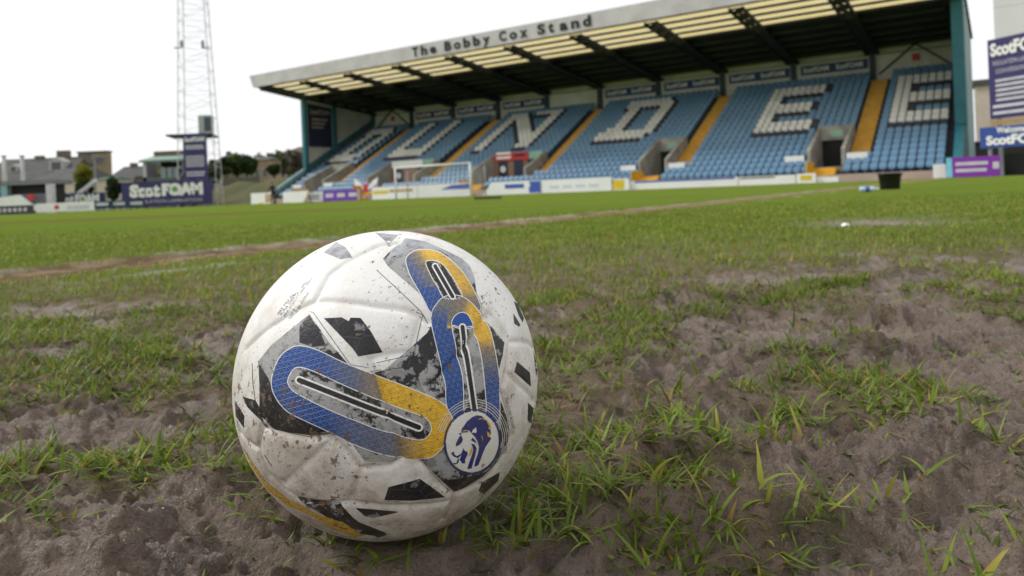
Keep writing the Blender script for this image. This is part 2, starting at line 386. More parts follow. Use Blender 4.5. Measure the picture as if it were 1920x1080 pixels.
# ------------------------------------------------------------------ grass: real blades near by
rg = np.random.default_rng(3)
def blades(name, label, n, y0, y1, power, length, width, lean, secs, nearfull):
    t = rg.random(n); k = 2 - power                         # area density falls off as y ** -power
    y = (y0 ** k + t * (y1 ** k - y0 ** k)) ** (1 / k)
    x = (rg.random(n) * 2 - 1) * (.86 * y + .30)
    # blades gather in tufts
    tx, ty = np.round(x / .035) * .035, np.round(y / .035) * .035
    pull = (.45 * rg.random(n)) * (1 if nearfull else .3)
    jx = (_hash(np.round(x / .035), np.round(y / .035), 5) - .5) * .03; jy = (_hash(np.round(x / .035), np.round(y / .035), 6) - .5) * .03
    x = x * (1 - pull) + (tx + jx) * pull; y = y * (1 - pull) + (ty + jy) * pull
    m = mud_mask(x, y)
    tuft = sstep(.50, .66, fbm(x * 17, y * 17, 101, 3)); tuft2 = sstep(.34, .60, fbm(x * 7, y * 7, 111, 3))
    dens = (1 - m) ** 1.2 * (.30 + .70 * tuft2) * .95 + m * (.16 * tuft * tuft2 + .012)
    du = u_of(x, y) - U_LINE + .10 * (fbm(v_of(x, y) * 1.3, x * 0, 91, 3) - .5)
    if nearfull: dens = (1 - m) ** 1.2 * (.14 + .50 * tuft2 + .25 * tuft) * .85 + m * (.22 * tuft * tuft2 + .040)
    dens *= 1 - .98 * np.exp(-(du / .27) ** 4)
    d = np.hypot(x - BALL_C.x, y - BALL_C.y); dens = np.where(d < .048, 0, dens)
    if not nearfull: dens = dens * (1 - sstep(5.0, 9.5, y))
    keep = rg.random(n) < dens
    x, y, m = x[keep], y[keep], m[keep]; n = len(x)
    z = ground_height(x, y, m) - .002
    far = np.maximum(y / 1.5, 1) ** (.75)
    L = length * (.45 + .9 * rg.random(n) ** 1.3) * (1 - .35 * m); wd = width * (.55 + .8 * rg.random(n)) * far
    az = rg.random(n) * 2 * np.pi; ln = lean[0] + (lean[1] - lean[0]) * rg.random(n); ln = ln + .25 * m
    curl = rg.normal(.7, .5, n)
    tw = rg.normal(0, .5, n)
    dxy = np.stack([np.cos(az), np.sin(az)], -1); sd = np.stack([-np.sin(az + tw), np.cos(az + tw)], -1)
    pts = []; px_, pz_ = np.zeros(n), np.zeros(n)
    S = secs
    rows = []
    for i in range(S + 1):
        f = i / S
        w = wd * (1 - f ** 1.8) * (.72 + .28 * min(1, f * 4))
        c = np.stack([x + dxy[:, 0] * px_, y + dxy[:, 1] * px_, z + pz_], -1)
        if i == S: rows.append(c[:, None, :])
        else:
            o = np.stack([sd[:, 0] * w / 2, sd[:, 1] * w / 2, (.25 * w) * np.ones(n)], -1)
            o2 = o.copy(); o2[:, 2] = .25 * w                      # a shallow V section
            rows.append(np.stack([c - o * [1, 1, -1], c + o2], 1))
        a = ln + curl * f
        px_ = px_ + np.sin(a) * L / S; pz_ = pz_ + np.cos(a) * L / S
        pz_ = np.maximum(pz_, .0015 + .001 * i)
    V = np.concatenate(rows, 1); nv = V.shape[1]; V = V.reshape(-1, 3)
    # keep blades out of the ball
    bc = np.array(BALL_C); q = V - bc; r = np.linalg.norm(q, axis=1); ins = r < BALL_R + .0012
    V[ins] = bc + q[ins] / r[ins][:, None] * (BALL_R + .0012)
    base = (np.arange(n) * nv)[:, None]
    tris = []
    for i in range(S - 1):
        a = 2 * i; tris += [[a, a + 1, a + 3], [a, a + 3, a + 2]]
    tris.append([2 * S - 2, 2 * S - 1, 2 * S])
    Fc = (base[:, None, :] + np.array(tris)[None]).reshape(-1, 3)
    g = rg.random((n, 1)); pal = np.array(GRASS_PAL)
    c0 = pal[0] * (1 - g) + pal[1] * g
    kind = rg.random(n); c0[kind < .10] = pal[2]; c0[kind > .955] = pal[3]; c0[(kind > .90) & (kind < .925)] = pal[4]
    patch = fbm(x * 3, y * 3, 131, 2)[:, None]; c0 = c0 * (.78 + .45 * patch)
    c0 = c0 * (1 - .35 * m[:, None] * rg.random((n, 1))) + .35 * m[:, None] * rg.random((n, 1)) * np.array([[.03, .022, .014]])
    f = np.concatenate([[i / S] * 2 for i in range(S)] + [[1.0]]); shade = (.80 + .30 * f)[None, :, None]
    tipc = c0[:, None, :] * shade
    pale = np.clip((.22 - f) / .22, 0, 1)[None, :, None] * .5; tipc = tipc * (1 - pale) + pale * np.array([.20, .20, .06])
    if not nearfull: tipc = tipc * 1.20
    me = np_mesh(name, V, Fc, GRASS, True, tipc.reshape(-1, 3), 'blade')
    o = link(name, me); tag(o, label, 'grass', kind='stuff'); return o
GRASS_PAL = [(.085, .145, .010), (.205, .280, .024), (.310, .290, .045), (.34, .23, .06), (.16, .11, .045)]
GRASS = attr_mat('grass_blade', 'blade', .45, .28, transl=.35)
blades('grass', 'sparse muddy green grass growing in tufts around the ball', 150000, .36, 1.75, .4, .031, .0031, (.35, 1.40), 4, True)
blades('grass', 'short dense green turf between the mud and the dirt run', 150000, 1.55, 9.5, 1.35, .026, .0034, (.1, .95), 2, False)

# ------------------------------------------------------------------ football
ball = thing('football', 'scuffed white football with blue, yellow and black print and lion crest, lying in mud', 'football', (BALL_C.x, BALL_C.y, BALL_C.z - BALL_R))
OFF = Vector((0, 0, BALL_R))
VIEW = (Vector((0, 0, CAM_H)) - BALL_C)
def b2px(b): return 420 + b[0] / 1.8, 420 + b[1] / 1.8           # tracing units: 1.8 per photo pixel
def on_ball(b):
    """traced print point -> unit direction from the ball's centre (the near crossing of its sight line)"""
    x, y = b2px(b); a, c = unroll(x, y); D = np.array([a / F_PX, 1.0, c / F_PX]); D /= np.linalg.norm(D)
    o = np.array(VIEW); bq = o @ D; cq = o @ o - BALL_R ** 2; disc = bq * bq - cq
    if disc <= 0:                                                    # just outside the outline: nearest point of the rim
        p = o - bq * D; n = p / np.linalg.norm(p); return n
    p = o + D * (-bq - math.sqrt(disc)); return p / np.linalg.norm(p)
ax_b = Vector((VIEW.y, -VIEW.x, 0)).normalized()                    # the far side repeats the near one, turned half round
R180 = np.array(Matrix.Rotation(math.pi, 3, ax_b))
SEAMS = [[(357, 165), (320, 235), (304, 261), (420, 264), (504, 277), (621, 291), (664, 315), (648, 373), (629, 432), (536, 443), (492, 458)],
         [(492, 458), (505, 500), (545, 620), (575, 720), (600, 792)], [(600, 792), (568, 819), (504, 824), (459, 829), (420, 780), (368, 723), (290, 795), (197, 877), (150, 850)],
         [(459, 829), (445, 880), (427, 941)], [(128, 685), (112, 760)], [(427, 941), (504, 952), (637, 955), (771, 938), (760, 975), (739, 1000)], [(664, 803), (720, 870), (781, 915), (771, 938)],
         [(880, 318), (830, 395), (740, 500), (700, 540), (685, 545)], [(880, 318), (900, 300), (935, 345), (968, 397), (957, 501), (1000, 545), (1048, 600)], [(968, 397), (1027, 400), (1050, 420)], [(664, 315), (690, 330)],
         [(50, 705), (112, 760), (150, 850), (240, 925), (390, 945), (427, 941)], [(304, 261), (180, 330), (95, 395), (70, 420)], [(957, 501), (940, 560), (975, 720), (900, 850), (860, 880), (781, 915)], [(357, 165), (480, 90), (520, 70), (590, 60)], [(368, 723), (300, 722), (128, 685)]]
SEAM_P = []
for s in SEAMS:
    P = np.array([on_ball(p) for p in s]); SEAM_P.append(P)
def seam_depth(D):
    """inward displacement of the skin at unit directions D (n x 3): welded grooves between slightly domed panels"""
    dep = np.zeros(len(D))
    for Q in (D, D @ R180):
        best = np.full(len(D), 1.0)
        for P in SEAM_P:
            for a, b in zip(P[:-1], P[1:]):
                mid = (a + b) / 2; sel = (Q @ mid) > math.cos(np.linalg.norm(a - b) / 2 + .12)
                if not sel.any(): continue
                q = Q[sel]; ab = b - a; t = np.clip(((q - a) @ ab) / (ab @ ab), 0, 1)
                best[sel] = np.minimum(best[sel], np.linalg.norm(q - a - t[:, None] * ab, axis=1))
        mm = best * BALL_R
        dep = np.maximum(dep, .0017 * np.exp(-(mm / .0019) ** 2) + .0007 * np.exp(-(mm / .0065) ** 2))
    return dep
# casing: a cube sphere
n = 170; g = np.tan(np.linspace(-math.pi / 4, math.pi / 4, n + 1)); A, B = np.meshgrid(g, g); O = np.ones_like(A)
Vs, Fs, off = [], [], 0
for fx in ((O, A, B), (-O, -A, B), (-A, O, B), (A, -O, B), (A, B, O), (A, -B, -O)):
    p = np.stack(fx, -1).reshape(-1, 3); p /= np.linalg.norm(p, axis=1)[:, None]; Vs.append(p)
    I = np.arange((n + 1) ** 2).reshape(n + 1, n + 1) + off; off += (n + 1) ** 2
    Fs.append(np.stack([I[:-1, :-1], I[:-1, 1:], I[1:, 1:], I[1:, :-1]], -1).reshape(-1, 4))
D0 = np.concatenate(Vs); F0 = np.concatenate(Fs)
def ball_material(name, kind):
    """kind: white skin, camo print, plain colour, band (colours from the 'print' attribute); all with the same dirt"""
    m = bpy.data.materials.new(name); m.use_nodes = True; N, L = nodes_of(m); b = N['Principled BSDF']
    def nd(t, **k):
        q = N.new(t)
        for a, v in k.items(): setattr(q, a, v)
        return q
    tc = nd('ShaderNodeTexCoord'); P = tc.outputs['Object']
    def noise(s, d=4, r=.6, w=0.0):
        q = nd('ShaderNodeTexNoise', noise_dimensions='4D'); q.inputs['W'].default_value = w; q.inputs['Scale'].default_value = s; q.inputs['Detail'].default_value = d; q.inputs['Roughness'].default_value = r
        L.new(P, q.inputs['Vector']); return q.outputs['Fac']
    def rng(v, a, c, lo=0., hi=1.):
        q = nd('ShaderNodeMapRange'); q.inputs['From Min'].default_value = a; q.inputs['From Max'].default_value = c; q.inputs['To Min'].default_value = lo; q.inputs['To Max'].default_value = hi
        L.new(v, q.inputs['Value']); return q.outputs[0]
    def M(op, a, c=None):
        q = nd('ShaderNodeMath', operation=op)
        for i, s in enumerate((a, c)):
            if s is None: continue
            if isinstance(s, (int, float)): q.inputs[i].default_value = s
            else: L.new(s, q.inputs[i])
        return q.outputs[0]
    def mixc(f, a, c):
        q = nd('ShaderNodeMix', data_type='RGBA')
        for i, s in ((0, f), (6, a), (7, c)):
            if isinstance(s, tuple): q.inputs[i].default_value = (*s, 1)
            elif isinstance(s, (int, float)): q.inputs[i].default_value = s
            else: L.new(s, q.inputs[i])
        return q.outputs[2]
    tri = None
    if kind == 'white': col = mixc(rng(noise(14, 4), .35, .7), (.80, .79, .765), (.74, .725, .69))
    elif kind == 'camo':
        col = mixc(rng(noise(42, 6, .72, 3.1), .485, .515), (.012, .012, .015), (.34, .34, .335))
        col = mixc(rng(noise(190, 3, .6, 5.), .56, .60), col, (.22, .22, .22))
    elif kind == 'dark':
        col = mixc(rng(noise(60, 5, .7, 9.), .60, .64), (.013, .013, .017), (.20, .20, .20))
        vo = nd('ShaderNodeTexVoronoi', feature='DISTANCE_TO_EDGE'); vo.inputs['Scale'].default_value = 60; L.new(P, vo.inputs['Vector'])
        col = mixc(rng(vo.outputs['Distance'], .02, .010, 0, .12), col, (.25, .25, .26))
    elif kind == 'grey': col = mixc(rng(noise(60, 5, .7, 2.), .45, .60), (.40, .41, .43), (.20, .21, .23))
    elif isinstance(kind, tuple): col = mixc(0.0, kind, kind)
    else:
        a = nd('ShaderNodeAttribute', attribute_name='print'); col = a.outputs['Color']
        uvn = nd('ShaderNodeUVMap'); uvn.uv_map = 'UVMap'; sp = nd('ShaderNodeSeparateXYZ'); L.new(uvn.outputs[0], sp.inputs[0])
        for ang in (15, 75, 135):
            s_ = M('ADD', M('MULTIPLY', sp.outputs[0], math.cos(math.radians(ang)) * 1.15), M('MULTIPLY', sp.outputs[1], math.sin(math.radians(ang)) * 1.15))
            l_ = M('ABSOLUTE', M('SUBTRACT', M('FRACT', s_), .5)); l_ = rng(l_, .36, .46)
            tri = l_ if tri is None else M('MAXIMUM', tri, l_)
        col = mixc(M('MULTIPLY', tri, .13), col, (.62, .62, .55))
        col = mixc(M('MULTIPLY', rng(noise(300, 2, .5, 1.), .45, .62), .22), col, (.02, .02, .03))
    # scuffs, dried mud film, crumbs of mud
    sxyz = nd('ShaderNodeSeparateXYZ'); L.new(P, sxyz.inputs[0])
    low = rng(sxyz.outputs[2], .17, .02)
    fk = .70 if kind == 'white' else .14
    film = M('MULTIPLY', rng(M('ADD', noise(24, 6, .68, 7.), M('MULTIPLY', low, .16)), .50, .78), fk)
    col = mixc(film, col, (.36, .285, .20))
    if kind == 'white': col = mixc(M('MULTIPLY', rng(sxyz.outputs[2], .15, .04), rng(noise(9, 5, .6, 31.), .25, .6, .12, .42)), col, (.50, .42, .32))
    film2 = M('MULTIPLY', M('MULTIPLY', low, 1.35), M('MULTIPLY', rng(noise(70, 5, .75, 21.), .46, .66), fk * .9)); col = mixc(film2, col, (.24, .175, .11))
    cl = noise(15, 4, .6, 13.)
    cr1 = rng(M('ADD', noise(150, 4, .65, 17.), M('MULTIPLY', M('SUBTRACT', cl, .5), .45)), .635, .665)
    cr2 = rng(M('ADD', noise(430, 3, .6, 19.), M('MULTIPLY', M('SUBTRACT', cl, .5), .30)), .655, .685)
    crumb = M('MAXIMUM', cr1, cr2)
    col = mixc(M('MULTIPLY', crumb, .88), col, mixc(noise(90, 2), (.24, .15, .085), (.10, .065, .04)))
    L.new(col, b.inputs['Base Color'])
    rr = M('ADD', M('MULTIPLY', M('MAXIMUM', crumb, film), .35), .40); L.new(rr, b.inputs['Roughness'])
    b.inputs['Specular IOR Level'].default_value = .38
    v2 = nd('ShaderNodeTexVoronoi', feature='SMOOTH_F1'); v2.inputs['Scale'].default_value = 520; L.new(P, v2.inputs['Vector'])
    hgt = M('ADD', M('MULTIPLY', v2.outputs['Distance'], -.30), M('MULTIPLY', crumb, 1.6))
    hgt = M('ADD', hgt, M('MULTIPLY', noise(40, 4, .6, 23.), .8))
    if tri is not None: hgt = M('ADD', hgt, M('MULTIPLY', tri, .7))
    bp = nd('ShaderNodeBump'); bp.inputs['Strength'].default_value = .55; bp.inputs['Distance'].default_value = .0011
    L.new(hgt, bp.inputs['Height']); L.new(bp.outputs[0], b.inputs['Normal'])
    return m
BW = ball_material('ball_white_skin', 'white'); BCAMO = ball_material('ball_camouflage_print', 'camo'); BDARK = ball_material('ball_black_print', 'dark'); BGREY = ball_material('ball_grey_print', 'grey')
BBAND = ball_material('ball_band_print', 'band'); BLINE = ball_material('ball_white_line', (.80, .79, .76)); BBLACK = ball_material('ball_black_line', (.015, .015, .018)); BCREST = ball_material('ball_crest_white', (.74, .73, .68)); BNAVY = ball_material('ball_crest_navy', (.018, .03, .16)); BGOLD = ball_material('ball_crest_gold', (.70, .42, .03)); BBLUE = ball_material('ball_blue_print', (.008, .07, .30))
rad = BALL_R - seam_depth(D0)
casing = link('casing', np_mesh('casing', D0 * rad[:, None] + np.array(OFF), F0, BW), ball)
def print_mesh(name, polys, m, lift, grid=6.0, colour=None):
    """fills traced outlines, cut fine enough to follow the skin, and lays them lift metres above it"""
    bm = bmesh.new()
    for P in polys:
        vs_ = [bm.verts.new((p[0], p[1], 0)) for p in P]
        try: bm.faces.new(vs_)
        except ValueError: pass
    bmesh.ops.triangulate(bm, faces=bm.faces[:])
    xs = [v.co.x for v in bm.verts]; ys = [v.co.y for v in bm.verts]
    for ax, lo, hi in ((0, min(xs), max(xs)), (1, min(ys), max(ys))):
        c = math.floor(lo / grid) * grid + grid
        while c < hi:
            pc, pn = ((c, 0, 0), (1, 0, 0)) if ax == 0 else ((0, c, 0), (0, 1, 0))
            bmesh.ops.bisect_plane(bm, geom=bm.verts[:] + bm.edges[:] + bm.faces[:], plane_co=pc, plane_no=pn, dist=1e-4); c += grid
    bm.normal_update()
    for f in bm.faces:
        if f.normal.z > 0: f.normal_flip()                            # traced with y down: face outwards
    flat = [(v.co.x, v.co.y) for v in bm.verts]
    D = np.array([on_ball(p) for p in flat]); r = BALL_R - seam_depth(D) + lift
    Q = D * r[:, None] + np.array(OFF)
    for v, q in zip(bm.verts, Q): v.co = q
    me = bpy.data.meshes.new(name); bm.to_mesh(me); bm.free()
    me.materials.append(m); me.polygons.foreach_set('use_smooth', [True] * len(me.polygons))
    uv = me.uv_layers.new(name='UVMap'); li = np.zeros(len(me.loops), np.int32); me.loops.foreach_get('vertex_index', li)
    uv.data.foreach_set('uv', (np.array(flat)[li] / 20.0).astype(np.float32).ravel())
    if colour:
        ca = me.color_attributes.new('print', 'FLOAT_COLOR', 'POINT'); ca.data.foreach_set('color', np.array([(*colour(*p), 1) for p in flat], np.float32).ravel())
    return me
def smooth_outline(P, closed=True, k=4):
    """rounded (Catmull-Rom) version of a traced outline"""
    n_ = len(P); out = []
    for i in range(n_ if closed else n_ - 1):
        g4 = [P[(i + j) % n_] if closed else P[min(max(i + j, 0), n_ - 1)] for j in (-1, 0, 1, 2)]
        for s in range(k):
            t = s / k; out.append(tuple(.5 * (2 * g4[1][c] + (g4[2][c] - g4[0][c]) * t + (2 * g4[0][c] - 5 * g4[1][c] + 4 * g4[2][c] - g4[3][c]) * t * t + (3 * g4[1][c] - g4[0][c] - 3 * g4[2][c] + g4[3][c]) * t ** 3) for c in (0, 1)))
    if not closed: out.append(P[-1])
    return out
def stroke(P, w, closed=True):
    """outline of a line drawn along P, as quads"""
    n_ = len(P); L_, R_ = [], []
    for i in range(n_):
        a = P[(i - 1) % n_] if closed or i else P[i]; c = P[(i + 1) % n_] if closed or i < n_ - 1 else P[i]
        tx, ty = c[0] - a[0], c[1] - a[1]; l = math.hypot(tx, ty) or 1
        L_.append((P[i][0] - ty / l * w / 2, P[i][1] + tx / l * w / 2)); R_.append((P[i][0] + ty / l * w / 2, P[i][1] - tx / l * w / 2))
    return [[L_[i], L_[(i + 1) % n_], R_[(i + 1) % n_], R_[i]] for i in range(n_ if closed else n_ - 1)]
def slot(p, q, r, n_=7):
    a = math.atan2(q[1] - p[1], q[0] - p[0])
    return [(c[0] + r * math.cos(a + s + math.pi * k / n_), c[1] + r * math.sin(a + s + math.pi * k / n_)) for c, s in ((p, math.pi / 2), (q, -math.pi / 2)) for k in range(n_ + 1)]
def put(name, me, parent=ball, both=True):
    o = link(name, me, parent)
    if both:
        c = link(name, me, parent); c.matrix_local = Matrix.Translation(OFF) @ Matrix.Rotation(math.pi, 4, ax_b) @ Matrix.Translation(-OFF)
    return o
# printed fields behind the bands
PATCH = [[(115, 464), (160, 408), (288, 304), (352, 395), (421, 475), (491, 504), (540, 600), (600, 795), (576, 806), (475, 803), (427, 735), (368, 709), (283, 717), (163, 696), (133, 637), (120, 547)],
         [(504, 501), (541, 493), (659, 480), (680, 443), (685, 368), (701, 341), (730, 420), (749, 505), (755, 610), (717, 600), (611, 560), (520, 520)],
         [(536, 117), (568, 85), (613, 48), (680, 59), (739, 85), (803, 117), (829, 141), (845, 181), (853, 235), (872, 277), (872, 304), (800, 320), (700, 302), (675, 251), (653, 229), (555, 144)],
         [(770, 330), (860, 330), (888, 328), (947, 400), (941, 443), (928, 491), (931, 584), (955, 650), (973, 717), (957, 771), (877, 851), (781, 912), (733, 867), (664, 803), (720, 770), (770, 660), (800, 600), (790, 450)],
         [(240, 928), (389, 947), (453, 1005), (549, 1043), (520, 1056), (440, 1040), (340, 985)]]
for P in PATCH: put('printed_field', print_mesh('printed_field', [P], BCAMO, .00008))
DARK = [[(337, 318), (397, 315), (421, 328), (427, 316), (461, 317), (496, 363), (535, 432), (453, 447), (435, 421)], [(541, 933), (555, 888), (661, 860), (747, 923), (637, 935)], [(859, 901), (872, 877), (931, 837), (925, 867), (877, 912)],
        [(443, 960), (592, 973), (504, 992), (475, 985)], [(981, 499), (989, 464), (1032, 501), (1037, 549)], [(1024, 661), (1027, 603), (1051, 627), (1037, 677)], [(978, 261), (990, 268), (1012, 318), (1008, 333), (995, 310)], [(976, 301), (1000, 340), (996, 347), (979, 336)],
        [(64, 583), (107, 595), (125, 629), (132, 672), (80, 619)], [(37, 595), (69, 648), (67, 688), (40, 648)], [(1046, 427), (1058, 484), (1054, 517), (1048, 468)], [(390, 960), (453, 1005), (552, 1048), (520, 1058), (440, 1020)], [(120, 640), (163, 696), (283, 717), (345, 700), (240, 650), (180, 600), (150, 520), (118, 470), (120, 547)],
        [(255, 345), (288, 306), (330, 378), (345, 410), (300, 415), (255, 400)], [(733, 867), (790, 860), (880, 840), (957, 771), (877, 851), (781, 912)]]
for P in DARK: put('dark_patch', print_mesh('dark_patch', [P], BDARK, .00012))
for P in [[(509, 29), (589, 38), (555, 65)], [(337, 96), (379, 61), (411, 80), (432, 109), (392, 118)], [(613, 48), (680, 59), (739, 85), (803, 117), (829, 141), (845, 181), (838, 205), (790, 130), (733, 92), (660, 80), (600, 100), (568, 110), (545, 125), (568, 85)]]:
    put('grey_patch', print_mesh('grey_patch', [P], BGREY, .00012))
# the three looped bands, coloured blue to grey to yellow
BLUE, GREYB, YEL, BRN = np.array((.008, .070, .30)), np.array((.17, .16, .15)), np.array((.80, .46, .006)), np.array((.24, .18, .12))
def ramp(t, stops):
    for (a, ca), (b_, cb) in zip(stops[:-1], stops[1:]):
        if t <= b_: k = min(max((t - a) / (b_ - a), 0), 1); return tuple(ca * (1 - k) + cb * k)
    return tuple(stops[-1][1])
def col1(x, y):
    sx = 508 + (y - 500) * .30                                       # the seam across the band
    upper = y < 504 + (x - 230) * .47
    if x < sx: return ramp(x, [(330, BLUE), (430, BLUE * .5 + GREYB * .5), (505, BRN)]) if upper else ramp(x, [(340, BLUE), (430, BLUE * .62 + GREYB * .5), (560, BLUE * .3 + GREYB * .7), (600, GREYB)])
    return ramp(x - sx, [(0, YEL), (9, YEL)]) if upper else ramp(x, [(590, BRN), (640, YEL * .5 + BRN * .5), (690, YEL)])
def col2(x, y): return ramp((x - 640) * .72 - (y - 150) * .55, [(-30, BLUE), (10, BLUE * .35 + GREYB * .65), (32, BRN), (62, YEL), (84, YEL), (95, YEL * .8 + BRN * .2)]) if y < 215 else (tuple(BLUE) if x < 760 else ramp(y, [(210, YEL), (250, BRN), (290, GREYB)]))
def col3(x, y):
    if x < 755 or (x < 815 and y > 350): return ramp(y, [(268, GREYB), (300, BLUE * .6 + GREYB * .4), (335, BLUE)])
    if y < 345 and x < 868: return ramp(x + (y - 300) * .35, [(750, GREYB), (800, BRN), (830, YEL)])
    return ramp(y, [(345, YEL), (385, YEL), (425, BRN), (455, GREYB), (505, BLUE * .6 + GREYB * .3), (545, BLUE)])
LOOP1 = smooth_outline([(163, 512), (163, 557), (181, 595), (213, 632), (267, 661), (341, 696), (427, 739), (512, 771), (576, 787), (620, 795), (664, 796), (701, 787), (733, 760), (755, 717), (770, 669), (758, 627), (717, 592), (611, 547), (509, 509), (405, 468), (320, 427), (256, 411), (215, 425), (185, 455)], k=3)
HOLE1 = smooth_outline([(216, 528), (221, 547), (240, 568), (299, 600), (373, 635), (459, 669), (523, 694), (611, 720), (653, 728), (680, 723), (699, 696), (693, 668), (669, 648), (611, 628), (512, 590), (405, 544), (305, 498), (251, 483), (228, 500)], k=3)
LOOP2 = smooth_outline([(613, 123), (624, 165), (640, 197), (659, 229), (680, 268), (701, 299), (760, 310), (830, 305), (867, 288), (856, 251), (835, 208), (808, 165), (771, 128), (733, 99), (691, 87), (653, 88), (627, 101)], k=3)
HOLE2 = smooth_outline([(680, 133), (701, 181), (720, 212), (739, 247), (770, 255), (803, 244), (788, 210), (771, 181), (744, 144), (717, 126), (695, 124)], k=3)
LOOP3 = smooth_outline([(701, 299), (701, 341), (712, 395), (728, 459), (739, 501), (747, 545), (749, 605), (765, 643), (790, 668), (880, 672), (925, 664), (931, 611), (931, 536), (928, 512), (920, 459), (909, 405), (899, 363), (880, 322), (845, 277), (808, 248), (771, 240), (739, 248), (717, 270)], k=3)
HOLE3 = smooth_outline([(769, 345), (781, 405), (792, 460), (804, 515), (808, 576), (811, 640), (845, 650), (882, 640), (880, 560), (872, 480), (861, 416), (849, 368), (838, 345), (803, 352)], k=3)
ARCH = smooth_outline([(769, 343), (771, 322), (785, 305), (803, 299), (820, 305), (832, 322), (840, 347), (803, 355)], k=3)
for i, (LO, HO, cf, s0, s1, s2, s3) in enumerate(((LOOP2, HOLE2, col2, (712, 143), (771, 246), 11, 6), (LOOP3, HOLE3, col3, (804, 348), (846, 640), 12.5, 7), (LOOP1, HOLE1, col1, (255, 527), (657, 686), 14.5, 8.5))):
    lf = .00016 + .00012 * (i == 1)
    bo = put('looped_band', print_mesh('looped_band', [LO], BBAND, lf, 5.0, cf))
    put('band_outline', print_mesh('band_outline', stroke(LO, 2.6), BLINE, lf + .00006, 12), bo, False)
    put('band_centre', print_mesh('band_centre', [HO], BCAMO, lf + .00006, 6), bo, False)
    put('centre_outline', print_mesh('centre_outline', stroke(HO, 2.8), BLINE, lf + .00012, 12), bo, False)
    if i == 1: put('arch', print_mesh('arch', [ARCH], BBLUE, lf + .00010, 6), bo, False); put('arch_outline', print_mesh('arch_outline', stroke(ARCH, 2.5), BLINE, lf + .00014, 12), bo, False)
    if i == 0:
        put('bar', print_mesh('bar', [[(690, 140), (703, 130), (757, 240), (742, 246)], [(728, 132), (742, 143), (800, 241), (778, 249)]], BBLACK, lf + .00014, 8), bo, False)
    put('slot_line', print_mesh('slot_line', [slot(s0, s1, s2)], BLINE, lf + .00016, 7), bo, False)
    put('slot', print_mesh('slot', [slot(s0, s1, s3)], BBLACK, lf + .00021, 7), bo, False)
YB = [(59, 744), (96, 803), (139, 867), (213, 927), (320, 981), (405, 1007), (469, 1051), (440, 1056), (384, 1036), (299, 985), (213, 948), (150, 900), (100, 830)]
put('looped_band', print_mesh('looped_band', [YB], BBAND, .0002, 5.0, lambda x, y: tuple(YEL * .8)))
# thin printed contour lines
for P in [[(288, 295), (300, 297), (395, 430), (427, 475), (488, 485)], [(515, 155), (664, 293), (691, 331)], [(95, 470), (98, 540), (112, 640), (135, 690)], [(650, 295), (672, 305), (650, 400), (640, 440), (505, 470)], [(663, 803), (735, 880), (760, 905)], [(150, 690), (280, 722), (340, 712)], [(205, 690), (160, 640), (150, 560)], [(505, 495), (528, 492), (532, 500), (560, 490), (650, 478)]]:
    put('contour_line', print_mesh('contour_line', stroke(P, 2.0, False), BBLACK, .00012, 14))
# crest
CR = [(837 + 88 * math.cos(t) + 4 * math.sin(t) * -1, 734 + 102 * math.sin(t) + 0 * math.cos(t)) for t in [2 * math.pi * k / 48 for k in range(48)]]
cfield = put('crest', print_mesh('crest', [CR], BCREST, .00050, 6), ball, False)
put('crest_ring', print_mesh('crest_ring', stroke([(837 + (p[0] - 837) * 1.06, 734 + (p[1] - 734) * 1.06) for p in CR], 5), BNAVY, .00052, 12), cfield, False)
for rr in (1.16, 1.24, 1.32, 1.40):
    put('crest_ring', print_mesh('crest_ring', stroke([(837 + (p[0] - 837) * rr, 734 + (p[1] - 734) * rr) for p in CR[26:48] + CR[:1]], 1.6, False), BLINE, .00048, 12), cfield, False)
cb = lambda P: [(720 + .2333 * x, 612 + .2333 * y) for x, y in P]
LION = [[(335, 390), (350, 330), (375, 300), (420, 230), (500, 165), (570, 140), (632, 150), (590, 205), (640, 192), (700, 215), (735, 260), (745, 310), (728, 322), (760, 350), (768, 410), (745, 440), (772, 475), (735, 530), (690, 595), (650, 690), (622, 770), (585, 860), (525, 884), (545, 790), (582, 680), (596, 600), (575, 520), (535, 450), (490, 405), (450, 355), (380, 352)],
        [(480, 545), (530, 560), (562, 615), (542, 720), (512, 820), (490, 905), (425, 916), (450, 830), (490, 720), (512, 640), (502, 590)], [(330, 425), (345, 440), (300, 510), (285, 535), (288, 560), (312, 550), (338, 505), (364, 488), (350, 530), (320, 562), (265, 592), (262, 545), (295, 480)], [(300, 405), (340, 392), (345, 415), (325, 425)],
        [(192, 690), (235, 658), (240, 700), (275, 728), (340, 692), (358, 650), (368, 612), (388, 648), (432, 670), (432, 705), (395, 780), (398, 832), (350, 834), (318, 772), (352, 792), (384, 758), (408, 694), (372, 672), (345, 710), (292, 758), (232, 735)], [(222, 822), (268, 830), (290, 772), (312, 758), (304, 812), (280, 844), (240, 848)], [(478, 500), (500, 462), (542, 500), (562, 548), (520, 522)]]
put('lion_head', print_mesh('lion_head', [cb(P) for P in LION], BNAVY, .00058, 8), cfield, False)
put('lion_ear', print_mesh('lion_ear', [cb([(485, 400), (505, 350), (552, 312), (560, 370), (545, 398), (520, 385)])], BCREST, .00064, 8), cfield, False)
put('lion_highlight', print_mesh('lion_highlight', [cb(P) for P in [[(580, 206), (612, 178), (700, 200), (752, 260), (772, 320), (762, 352), (742, 305), (700, 216), (640, 192)], [(708, 372), (748, 395), (752, 452), (728, 455), (712, 410)], [(622, 418), (648, 460), (648, 530), (640, 480)], [(440, 730), (480, 680), (495, 590), (502, 650), (470, 720)]]], BGOLD, .00064, 8), cfield, False)
put('lion_brow', print_mesh('lion_brow', [cb([(340, 370), (440, 355), (440, 385), (350, 395)])], ball_material('ball_crest_brown', (.30, .13, .05)), .00064, 8), cfield, False)
